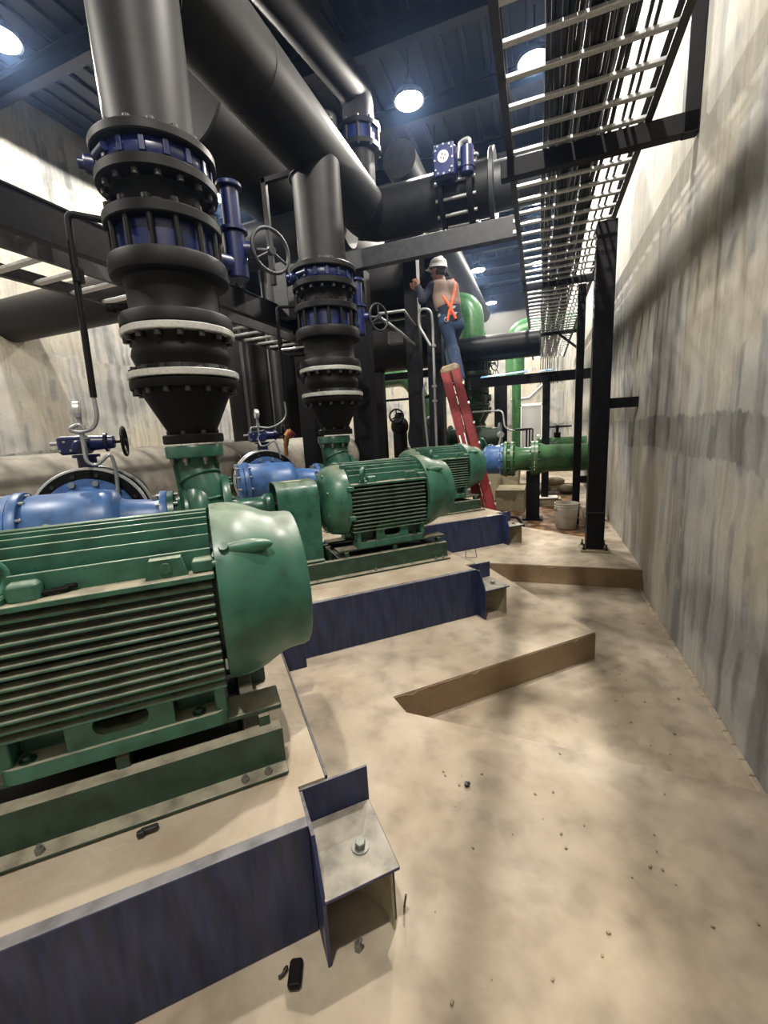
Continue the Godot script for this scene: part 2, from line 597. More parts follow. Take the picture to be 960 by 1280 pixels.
func make_room() -> void:
	var X0 := -7.6; var X1 := 0.92; var Z0 := -19.5; var Z1 := 3.6; var HC := 6.95
	var fl := Node3D.new(); fl.name = "floor"; add_child(fl); fl.set_meta("kind", "structure")
	struct("floor_base", slab([[X0, Z1], [X1, Z1], [X1, Z0], [X0, Z0]], -0.25, 0.0), mt.floor, fl)
	# raised slab round the sunken bay and round the wet bay farther back
	var A := Vector2(-0.727, -1.903); var B := Vector2(0.368, -2.933); var C := Vector2(-0.574, -4.297)
	struct("raised_slab", slab([[X0, Z1], [X1, Z1], [X1, -1.72], [-0.618, -1.80], [A.x, A.y], [B.x, B.y], [C.x, C.y], [X1, -4.345],
		[X1, -5.25], [0.62, -5.43], [-0.32, -6.06], [-1.1, -6.6], [-1.1, -10.5], [X1, -10.5], [X1, Z0], [X0, Z0]], 0.0, 0.19), mt.floor, fl)
	struct("wall_strip", slab([[0.62, -5.43], [X1, -5.25], [X1, -10.5], [0.72, -10.5]], 0.0, 0.19), mt.floor, fl)
	# darker faces of the two steps: thin render coats with broken edges
	var rng := RandomNumberGenerator.new(); rng.seed = 5
	struct("step_face", step_face(Vector3(A.x, 0, A.y), Vector3(B.x, 0, B.y), 0.186, rng), mt.step, fl)
	struct("step_face", step_face(Vector3(C.x, 0, C.y), Vector3(X1, 0, -4.345), 0.186, rng), mt.step, fl)
	struct("wet_bay", slab([[0.62, -5.43], [-0.32, -6.06], [-1.1, -6.6], [-1.1, -10.5], [0.72, -10.5]], 0.0, 0.03), mt.wet, fl)
	# shallow fillets of mortar where the sunken bay meets the walls
	var m1 := MB.new()
	for seg in [[Vector3(0.92, 0.0, -1.75), Vector3(0.92, 0.0, -4.3)]]:
		var p: Vector3 = seg[0]; var q: Vector3 = seg[1]
		var cnt := 26
		for k in cnt:
			var a := p.lerp(q, float(k) / cnt); var b := p.lerp(q, float(k + 1) / cnt)
			var wa := 0.028 + 0.004 * rng.randf()
			m1.bar(a + Vector3(-wa * 0.4, 0.0, 0), b + Vector3(-wa * 0.4, 0.0, 0), wa, 0.016 + 0.003 * rng.randf(), Vector3.UP, 0.007)
	struct("mortar_fillet", m1, mt.floor, fl)

	var wr := MB.new().box(Vector3(X1 + 0.15, HC * 0.5 - 0.1, (Z0 + Z1) / 2), Vector3(0.3, HC + 0.6, Z1 - Z0 + 0.6))
	wr.planar(Vector3.BACK, 0.05, 1.0, Vector3.UP, -1.0 / 7.0, 1.0)
	struct("wall_right", wr, mt.wall)
	var wl := MB.new().box(Vector3(X0 - 0.15, HC * 0.5 - 0.1, (Z0 + Z1) / 2), Vector3(0.3, HC + 0.6, Z1 - Z0 + 0.6))
	wl.planar(Vector3.FORWARD, 0.05, 0.35, Vector3.UP, -1.0 / 7.0, 1.0)
	struct("wall_left", wl, mt.wall)
	var wb := MB.new().box(Vector3((X0 + X1) / 2, HC * 0.5 - 0.1, Z0 - 0.15), Vector3(X1 - X0, HC + 0.6, 0.3))
	wb.planar(Vector3.RIGHT, 0.05, 0.6, Vector3.UP, -1.0 / 7.0, 1.0)
	struct("wall_back", wb, mt.wall)
	var wf := MB.new().box(Vector3((X0 + X1) / 2, HC * 0.5 - 0.1, Z1 + 0.15), Vector3(X1 - X0, HC + 0.6, 0.3))
	wf.planar(Vector3.RIGHT, 0.05, 0.1, Vector3.UP, -1.0 / 7.0, 1.0)
	struct("wall_front", wf, mt.wall)
	var ce := struct("ceiling", MB.new().box(Vector3((X0 + X1) / 2, HC + 0.12, (Z0 + Z1) / 2), Vector3(X1 - X0 + 0.6, 0.24, Z1 - Z0 + 0.6)), mt.ceiling)
	struct("shade_band_1", MB.new().box(Vector3((X0 + X1) / 2, 6.05, Z0 + 0.02), Vector3(X1 - X0, 1.8, 0.06)), paint(Color(0.2, 0.2, 0.19), 0.9))  # dark band painted in for the weakly lit top of the back wall
	# ribbed deck and joists
	var rib := MB.new().box(Vector3.ZERO, Vector3(0.09, 0.05, Z1 - Z0), 0.015).mesh()
	for k in 28: same(ce, "deck_rib", rib, mt.ceiling, Vector3(X0 + 0.2 + k * 0.3, HC - 0.025, (Z0 + Z1) / 2))
	var jb := MB.new()
	jb.box(Vector3(0, -0.01, 0), Vector3(X1 - X0, 0.02, 0.14)); jb.box(Vector3(0, -0.14, 0), Vector3(X1 - X0, 0.24, 0.012)); jb.box(Vector3(0, -0.27, 0), Vector3(X1 - X0, 0.02, 0.14))
	var jm := jb.mesh()
	for k in 15: same(ce, "joist", jm, mt.joist, Vector3((X0 + X1) / 2, HC - 0.05, 2.6 - k * 1.5))

func step_face(p: Vector3, q: Vector3, h: float, rng: RandomNumberGenerator) -> MB:
	# a 5 mm render coat on a step, its top edge chipped
	var d := (q - p).normalized()
	var nn := Vector3.UP.cross(d)
	if nn.dot(Vector3(0.3, 0, 1)) < 0.0: nn = -nn
	var b := MB.new()
	var cnt := 40
	var tops := PackedFloat32Array()
	for k in cnt + 1: tops.append(h - 0.006 * rng.randf() - (0.014 if rng.randf() < 0.12 else 0.0))
	for k in cnt:
		var a := p.lerp(q, float(k) / cnt) + nn * 0.005; var e := p.lerp(q, float(k + 1) / cnt) + nn * 0.005
		var ta := a + Vector3.UP * tops[k]; var te := e + Vector3.UP * tops[k + 1]
		b.quad(a, e, te, ta, nn)
		b.quad(ta, te, te - nn * 0.006, ta - nn * 0.006, Vector3.UP)
	return b

# ------------------------------------------------------------------ motor-pump sets
func unit(Bp: Vector3, vc: float) -> Vector3:
	# origin on the plinth top under the shaft
	return Bp + N * vc + Vector3(0, 0.36, 0)

func make_units() -> void:
	var names := ["nearest the camera", "in the middle of the row", "farthest back by the ladder"]
	var Bs := [B1, B2, B3]
	var vcs := [-0.52, -0.65, -0.68]
	var motor := build_motor("large finned green electric motor nearest the camera, cut by the left edge")
	motor.position = unit(B1, vcs[0]) + M * 0.03; motor.rotation.y = MA
	dup(motor, "finned green electric motor on the second plinth, behind the nearest motor", unit(B2, vcs[1]), MA)
	dup(motor, "finned green electric motor on the third plinth, beside the red ladder", unit(B3, vcs[2]), MA)
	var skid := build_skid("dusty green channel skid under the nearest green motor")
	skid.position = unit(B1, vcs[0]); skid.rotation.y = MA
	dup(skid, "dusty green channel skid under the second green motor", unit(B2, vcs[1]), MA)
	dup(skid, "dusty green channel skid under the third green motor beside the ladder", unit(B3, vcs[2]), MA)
	var pl := build_plinth("navy steel-edged concrete plinth under the nearest green motor")
	pl.position = B1; pl.rotation.y = MA
	dup(pl, "navy steel-edged concrete plinth under the second green motor", B2, MA)
	dup(pl, "navy steel-edged concrete plinth under the third green motor by the ladder", B3, MA)
	var br := build_bracket(1.0, "navy steel corner bracket with hex bolt on the nearest plinth, in the foreground")
	br.position = B1; br.rotation.y = MA
	dup(br, "navy steel corner bracket on the front corner of the second plinth", B2, MA)
	dup(br, "navy steel corner bracket on the front corner of the third plinth", B3, MA)
	var rb := build_bracket(-1.0, "navy steel bracket plate on the rear corner of the nearest plinth")
	rb.position = B1 - N * 1.22; rb.rotation.y = MA
	var gd := build_guard("rounded green coupling guard between the second motor and its pump")
	gd.position = unit(B2, vcs[1]); gd.rotation.y = MA
	dup(gd, "rounded green coupling guard between the third motor and its pump", unit(B3, vcs[2]), MA)
	pump0 = build_pump("green end suction pump under the left black stack, behind the nearest motor")
	pump0.position = unit(B2, vcs[1]); pump0.rotation.y = MA
	dup(pump0, "green end suction pump under the right black stack, behind the second motor", unit(B3, vcs[2]), MA)
	var sd := build_diffuser("light blue suction fitting at the left edge, behind the nearest motor")
	sd.position = unit(B2, vcs[1]); sd.rotation.y = MA
	dup(sd, "light blue suction fitting behind the green coupling guard", unit(B3, vcs[2]), MA)
	var sv := build_suction_valve("black suction butterfly valve with navy gear box at the far left")
	sv.position = unit(B2, vcs[1]); sv.rotation.y = MA
	dup(sv, "black suction butterfly valve with navy gear box behind the right blue fitting", unit(B3, vcs[2]), MA)
	var sb := MB.new()
	sb.xf = MB.along(Vector3(-2.55, 0.55, -0.66), Vector3(0, 0, -1))
	sb.lathe([Vector2(0, 0), Vector2(0.33, 0), Vector2(0.33, 0.04), Vector2(0.27, 0.04), Vector2(0.27, 1.0), Vector2(0, 1.0)], 36)
	one("suction_branch", "dark suction branch pipe behind the left navy gear box", "pipe", sb, mt.black_flat, "", unit(B2, vcs[1]), MA)
	one("suction_branch", "dark suction branch pipe behind the right navy gear box", "pipe", sb, mt.black_flat, "", unit(B3, vcs[2]), MA)

func build_motor(label: String) -> Node3D:
	var t := thing("electric_motor", label, "motor")
	var G := Color(0.225, 0.425, 0.355)
	var ay := 0.54
	var xa := MB.along(Vector3(0, ay, 0), Vector3.RIGHT)
	# finned barrel
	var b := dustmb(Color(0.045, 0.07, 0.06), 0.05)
	b.xf = xa
	b.lathe([Vector2(0, -0.77), Vector2(0.235, -0.77), Vector2(0.235, -0.13), Vector2(0, -0.13)], 40)
	b.xf = Transform3D()
	b.box(Vector3(-0.45, 0.335, 0), Vector3(0.60, 0.22, 0.26), 0.02)
	part(t, "barrel", b, mt.dusty)
	# side fins, each reaching out to one flat face
	for k in 12:
		var y := 0.315 + k * 0.0295
		var dy := y - ay
		var zi := sqrt(maxf(0.0, 0.235 * 0.235 - dy * dy)) - 0.02
		var zo := 0.262
		if k < 2: zo = 0.25 + 0.006 * k
		for s in [-1.0, 1.0]:
			var f := dustmb(G, 0.75)
			f.box(Vector3(-0.452, y, s * (zi + zo) / 2), Vector3(0.615, 0.0105, zo - zi), 0.004)
			part(t, "cooling_fin", f, mt.dusty)
	# fins over the crown
	for k in 11:
		var z := -0.205 + k * 0.041
		var top := ay + sqrt(0.288 * 0.288 - z * z)
		var bot := ay + sqrt(0.235 * 0.235 - z * z) - 0.02
		if absf(z) > 0.19: bot = 0.66
		var f := dustmb(G, 0.45)
		f.box(Vector3(-0.45, (top + bot) / 2, z), Vector3(0.62, top - bot, 0.008), 0.003)
		part(t, "crown_fin", f, mt.dusty)
	for s in [-1.0, 1.0]:
		var lg := dustmb(G, 0.95)
		lg.box(Vector3(-0.45, 0.672, s * 0.235), Vector3(0.625, 0.018, 0.07), 0.004)
		part(t, "ledge", lg, mt.dusty)
		# lug with a plugged hole, and the small one at the cover
		var lu := dustmb(G, 0.5)
		lu.xf = Transform3D(Basis(Vector3.UP, 0.0), Vector3(-0.275, 0, 0))
		lu.xf = Transform3D(Basis(Vector3.RIGHT, Vector3.UP, Vector3.BACK), Vector3(-0.26, 0.68, s * 0.225))
		lu.prism(PackedVector2Array([Vector2(-0.055, 0), Vector2(0.055, 0), Vector2(0.04, 0.055), Vector2(-0.04, 0.055)]), -0.035, 0.02, 5.0)
		lu.cyl(Vector3(0, 0.03, 0.02), Vector3(0, 0.03, 0.026), 0.015, -1, 14)
		part(t, "lug", lu, mt.dusty)
		var lv := dustmb(G, 0.5)
		lv.box(Vector3(-0.165, 0.70, s * 0.225), Vector3(0.06, 0.04, 0.05), 0.008)
		lv.cyl(Vector3(-0.14, 0.70, s * 0.24), Vector3(-0.09, 0.70, s * 0.24), 0.012, -1, 8)
		part(t, "cover_lug", lv, mt.dusty)
		var ey := dustmb(G, 0.3)
		ey.torus(Vector3(-0.655, 0.74, s * 0.235), Vector3(0.85, 0, 0.5 * s), 0.046, 0.016, 24, 10)
		ey.cyl(Vector3(-0.655, 0.675, s * 0.235), Vector3(-0.655, 0.70, s * 0.235), 0.034, -1, 16, 0.005)
		ey.box(Vector3(-0.585, 0.70, s * 0.225), Vector3(0.075, 0.055, 0.05), 0.012)
		part(t, "lifting_eye", ey, mt.dusty)
	# drive-end bell
	var be := dustmb(G, 0.4)
	be.xf = xa
	be.lathe([Vector2(0, -0.985), Vector2(0.075, -0.985), Vector2(0.09, -0.955), Vector2(0.17, -0.945), Vector2(0.235, -0.915), Vector2(0.265, -0.865), Vector2(0.276, -0.80), Vector2(0.278, -0.765), Vector2(0.2, -0.76), Vector2(0, -0.76)], 48)
	part(t, "end_bell", be, mt.dusty)
	var bb := dustmb(G, 0.4)
	for k in 8:
		var a := TAU * (k + 0.5) / 8
		bb.cyl(Vector3(-0.93, ay + 0.215 * cos(a), 0.215 * sin(a)), Vector3(-0.90, ay + 0.215 * cos(a), 0.215 * sin(a)), 0.014, -1, 6)
		bb.box(Vector3(-0.765, ay + 0.285 * cos(a), 0.285 * sin(a)), Vector3(0.05, 0.035, 0.035), 0.006)
	stuff(part(t, "bolt_ring", bb, mt.dusty))
	var sh := MB.new().cyl(Vector3(-1.06, ay, 0), Vector3(-0.98, ay, 0), 0.045, -1, 20)
	part(t, "shaft", sh, mt.flange)
	# fan cover: broad collar that draws in to a round rim
	var fc := dustmb(G, 0.35)
	fc.xf = xa
	fc.lathe([Vector2(0.27, -0.135), Vector2(0.300, -0.132), Vector2(0.302, -0.10), Vector2(0.300, -0.07), Vector2(0.294, -0.04), Vector2(0.283, -0.01), Vector2(0.268, 0.02), Vector2(0.256, 0.045), Vector2(0.249, 0.07), Vector2(0.247, 0.10), Vector2(0.246, 0.122), Vector2(0.241, 0.136), Vector2(0.232, 0.141), Vector2(0.224, 0.138), Vector2(0.222, 0.125)], 64)
	var cover := part(t, "fan_cover", fc, mt.dusty)
	var gr := MB.new()
	for k in 8: gr.torus(Vector3(0.128, ay, 0), Vector3.RIGHT, 0.03 + k * 0.026, 0.005, 32, 6)
	for k in 4:
		var a := PI * k / 4
		var d := Vector3(0, cos(a), sin(a)) * 0.235
		gr.bar(Vector3(0.122, ay, 0) - d, Vector3(0.122, ay, 0) + d, 0.01, 0.01)
	gr.cyl(Vector3(0.05, ay, 0), Vector3(0.06, ay, 0), 0.235, -1, 32)
	part(cover, "fan_grille", gr, mt.green_dark)
	for a in [0.85, -0.85]:
		var sc := dustmb(G, 0.3)
		# a drop-shaped pocket pressed into the cover round its screw
		sc.xf = Transform3D(Basis(Vector3.RIGHT, a), Vector3(0, ay, 0))
		sc.xf = sc.xf * Transform3D(Basis(), Vector3(-0.045, 0.287, 0))
		sc.ball(Vector3(0.0, 0, 0), Vector3(0.085, 0.024, 0.024), 16)
		sc.cyl(Vector3(-0.06, 0.0, 0), Vector3(-0.06, 0.03, 0), 0.014, -1, 8)
		part(cover, "cover_pocket", sc, mt.dusty)
	# feet: rounded plates, upright with an oval slot, corner ribs
	for s in [-1.0, 1.0]:
		var ft := dustmb(G, 0.75)
		ft.xf = Transform3D(Basis(Vector3.RIGHT, PI / 2), Vector3(0, 0.205, 0))
		var poly := PackedVector2Array()
		var x0 := -0.73; var x1 := -0.15; var z0 := 0.10; var z1 := 0.238; var rr := 0.045
		for k in 7: poly.append(Vector2(x1 - rr + rr * cos(PI / 2 * k / 6), z1 - rr + rr * sin(PI / 2 * k / 6)))
		for k in 7: poly.append(Vector2(x0 + rr - rr * sin(PI / 2 * k / 6), z1 - rr + rr * cos(PI / 2 * k / 6)))
		poly.append(Vector2(x0, z0)); poly.append(Vector2(x1, z0))
		if s < 0:
			for k in poly.size(): poly[k].y = -poly[k].y
		ft.prism(poly, -0.022, 0.022, 25.0)
		var foot := part(t, "foot", ft, mt.dusty)
		for x in [[-0.69, -0.575], [-0.295, -0.19]]:
			part(foot, "foot_panel", dustmb(G.darkened(0.25), 0.5).box(Vector3((x[0] + x[1]) / 2, 0.28, s * 0.165), Vector3(x[1] - x[0], 0.13, 0.012)), mt.dusty)
		# slotted upright
		var up := dustmb(G, 0.5)
		var lo := PackedVector2Array([Vector2(-0.57, 0.225), Vector2(-0.30, 0.225), Vector2(-0.285, 0.27)])
		var hi := PackedVector2Array([Vector2(-0.30, 0.282), Vector2(-0.30, 0.335), Vector2(-0.32, 0.355), Vector2(-0.55, 0.355), Vector2(-0.57, 0.335), Vector2(-0.57, 0.282)])
		lo = PackedVector2Array([Vector2(-0.57, 0.225), Vector2(-0.30, 0.225), Vector2(-0.30, 0.282)])
		for k in 7: lo.append(Vector2(-0.395 + 0.030 * cos(PI / 2 * k / 6), 0.282 - 0.030 * sin(PI / 2 * k / 6)))
		for k in 7: lo.append(Vector2(-0.475 - 0.030 * sin(PI / 2 * k / 6), 0.282 - 0.030 * cos(PI / 2 * k / 6)))
		lo.append(Vector2(-0.57, 0.282))
		for k in 7: hi.append(Vector2(-0.475 - 0.030 * cos(PI / 2 * k / 6), 0.282 + 0.030 * sin(PI / 2 * k / 6)))
		for k in 7: hi.append(Vector2(-0.395 + 0.030 * sin(PI / 2 * k / 6), 0.282 + 0.030 * cos(PI / 2 * k / 6)))
		up.prism(lo, s * 0.20, s * 0.228, 40.0)
		up.prism(hi, s * 0.20, s * 0.228, 40.0)
		part(foot, "slotted_web", up, mt.dusty)
		for x in [-0.71, -0.17]:
			part(foot, "foot_rib", dustmb(G, 0.5).box(Vector3(x, 0.28, s * 0.185), Vector3(0.035, 0.13, 0.08), 0.006), mt.dusty)
		for x in [-0.665, -0.235]:
			var bo := MB.new()
			bo.cyl(Vector3(x, 0.225, s * 0.21), Vector3(x, 0.231, s * 0.21), 0.02, -1, 16)
			bo.cyl(Vector3(x, 0.231, s * 0.21), Vector3(x, 0.243, s * 0.21), 0.012, -1, 6)
			part(foot, "foot_bolt", bo, mt.green_dark)
	return t

func build_skid(label: String) -> Node3D:
	var t := thing("steel_skid", label, "skid")
	var G := Color(0.17, 0.28, 0.225)
	for s in [-1.0, 1.0]:
		var r := dustmb(G, 0.8)
		r.box(Vector3(-1.0, 0.066, s * 0.262), Vector3(2.06, 0.13, 0.009), 0.002)
		r.box(Vector3(-1.0, 0.126, s * 0.242), Vector3(2.06, 0.011, 0.046), 0.003)
		r.box(Vector3(-1.0, 0.006, s * 0.288), Vector3(2.06, 0.011, 0.056), 0.003)
		var rail := part(t, "rail", r, mt.dusty)
		var p := dustmb(G, 0.85)
		p.box(Vector3(-0.42, 0.174, s * 0.155), Vector3(0.92, 0.018, 0.12), 0.004)
		part(t, "sole_plate", p, mt.dusty)
		for x in [-0.03, -0.10, -0.62, -1.15, -1.7]:
			var bo := MB.new()
			bo.cyl(Vector3(x, 0.011, s * 0.297), Vector3(x, 0.024, s * 0.297), 0.012, -1, 6)
			bo.cyl(Vector3(x, 0.024, s * 0.297), Vector3(x, 0.034, s * 0.297), 0.006, -1, 8)
			part(rail, "anchor_bolt", bo, mt.bolt)
		for x in [-0.02, -0.42, -0.82]:
			var tb := dustmb(G, 0.8)
			tb.box(Vector3(x, 0.147, s * 0.205), Vector3(0.035, 0.038, 0.05), 0.002)
			part(rail, "spacer_tab", tb, mt.dusty)
	part(t, "shade_filler", MB.new().box(Vector3(-0.44, 0.055, 0), Vector3(0.70, 0.10, 0.40), 0.004), mt.dark)  # dark box added so the gap between foot and rail reads black
	for x in [-0.06, -0.85, -1.3, -1.95]:
		var c := dustmb(G, 0.7)
		c.box(Vector3(x, 0.07, 0), Vector3(0.05, 0.10, 0.50), 0.003)
		part(t, "cross_member", c, mt.dusty)
	return t

func build_plinth(label: String) -> Node3D:
	var t := thing("equipment_plinth", label, "plinth")
	var NV := Color(0.18, 0.21, 0.36)
	var co := MB.new()
	co.xf = Transform3D(Basis(Vector3.RIGHT, -PI / 2), Vector3.ZERO)
	co.prism(PackedVector2Array([Vector2(-2.2, 0.008), Vector2(0.045, 0.008), Vector2(0.045, 0.145), Vector2(0.13, 0.145), Vector2(0.13, 1.31), Vector2(-2.2, 1.31)]), 0.0, 0.356, 5.0)
	part(t, "concrete_fill", co, mt.grout)
	var fp := dustmb(NV, 0.35)
	fp.box(Vector3(-1.08, 0.18, -0.002), Vector3(2.25, 0.36, 0.012), 0.003)
	part(t, "face_plate", fp, mt.navy)
	var tp := dustmb(Color(0.27, 0.32, 0.46), 0.45)
	tp.box(Vector3(-1.08, 0.357, -0.014), Vector3(2.25, 0.01, 0.034), 0.002)
	part(t, "edge_angle", tp, mt.dusty)
	var ep := dustmb(NV, 0.35)
	ep.box(Vector3(0.135, 0.178, -0.73), Vector3(0.010, 0.356, 1.16), 0.003)
	part(t, "end_plate", ep, mt.navy)
	return t

func build_bracket(s: float, label: String) -> Node3D:
	var t := thing("corner_bracket", label, "bracket")
	var NV := Color(0.185, 0.215, 0.36)
	var pl := dustmb(NV, 0.75)
	if s > 0.0: pl.box(Vector3(0.158, 0.222, -0.012 * s), Vector3(0.215, 0.012, 0.245), 0.003)
	if s > 0.0: part(t, "shelf_plate", pl, mt.dusty)
	var up := dustmb(NV, 0.35)
	up.box(Vector3(0.155, 0.272, -0.14 * s), Vector3(0.225, 0.155, 0.010), 0.002)
	part(t, "upright_plate", up, mt.navy)
	var sp := dustmb(NV, 0.35)
	sp.xf = Transform3D(Basis(Vector3.UP, -PI / 2), Vector3(0.05, 0, 0))
	sp.prism(PackedVector2Array([Vector2(-0.14, 0.0), Vector2(0.10, 0.0), Vector2(0.108, 0.215), Vector2(0.035, 0.36), Vector2(-0.145, 0.345)]) if s > 0 else PackedVector2Array([Vector2(0.14, 0.0), Vector2(-0.10, 0.0), Vector2(-0.108, 0.215), Vector2(0.145, 0.345)]), -0.005, 0.005, 5.0)
	part(t, "side_plate", sp, mt.navy)
	if s < 0.0: return t
	var lg := dustmb(Color(0.16, 0.17, 0.24), 0.35)
	lg.box(Vector3(0.258, 0.108, -0.03 * s), Vector3(0.010, 0.216, 0.20), 0.002)
	part(t, "outer_leg", lg, mt.navy)
	# bent web between the legs, running from the shelf's front edge back to the slab
	var wb := MB.new()
	var pr := PackedVector2Array()
	for k in 11:
		var u := PI / 2 * k / 10.0
		pr.append(Vector2(0.247 - 0.185 * (1.0 - cos(u)), s * (-0.095 + 0.20 * sin(u))))
	for k in 11:
		var u := PI / 2 * (10 - k) / 10.0
		pr.append(Vector2(0.241 - 0.179 * (1.0 - cos(u)), s * (-0.095 + 0.193 * sin(u))))
	wb.xf = Transform3D(Basis(Vector3.RIGHT, -PI / 2), Vector3.ZERO)
	wb.prism(pr, 0.0, 0.215, 60.0)
	part(t, "bent_web", wb, mt.conc)
	var bo := MB.new()
	bo.cyl(Vector3(0.185, 0.228, 0.01 * s), Vector3(0.185, 0.232, 0.01 * s), 0.026, -1, 20)
	bo.cyl(Vector3(0.185, 0.232, 0.01 * s), Vector3(0.185, 0.248, 0.01 * s), 0.016, -1, 6, 0.002)
	part(t, "hex_bolt", bo, mt.bolt)
	return t

func build_guard(label: String) -> Node3D:
	var t := thing("coupling_guard", label, "guard")
	var o := PackedVector2Array(); var n := 16
	# arch in the plane across the shaft
	var ring := func(r: float, top: float) -> Array:
		var a := []
		a.append(Vector2(r, 0.14))
		for k in n + 1:
			var t2 := PI * k / n
			a.append(Vector2(r * signf(cos(t2)) * pow(absf(cos(t2)), 0.55), 0.56 + (top - 0.56) * pow(sin(t2), 0.55)))
		a.append(Vector2(-r, 0.14))
		return a
	var ou: Array = ring.call(0.205, 0.725); var inn: Array = ring.call(0.197, 0.717)
	inn.reverse()
	for p in ou: o.append(p)
	for p in inn: o.append(p)
	var b := dustmb(Color(0.19, 0.395, 0.33), 0.3)
	b.xf = Transform3D(Basis(Vector3.UP, -PI / 2), Vector3.ZERO)
	b.prism(o, 0.99, 1.285, 40.0)
	var shell := part(t, "shell", b, mt.dusty)
	var f := dustmb(Color(0.19, 0.395, 0.33), 0.6)
	for s in [-1.0, 1.0]: f.box(Vector3(-1.137, 0.145, s * 0.225), Vector3(0.29, 0.01, 0.045), 0.002)
	part(t, "foot_flange", f, mt.dusty)
	var lb := dustmb(Color(0.8, 0.8, 0.74), 0.1)
	lb.box(Vector3(-1.15, 0.727, 0.05), Vector3(0.13, 0.003, 0.05))
	part(shell, "label_plate", lb, mt.dusty)
	var h := MB.new()
	h.cyl(Vector3(-1.06, 0.55, 0), Vector3(-1.155, 0.55, 0), 0.11, -1, 28, 0.01)
	h.cyl(Vector3(-1.165, 0.55, 0), Vector3(-1.26, 0.55, 0), 0.11, -1, 28, 0.01)
	h.cyl(Vector3(-1.0, 0.55, 0), Vector3(-1.32, 0.55, 0), 0.05, -1, 20)
	part(t, "coupling", h, mt.black_flat)
	return t

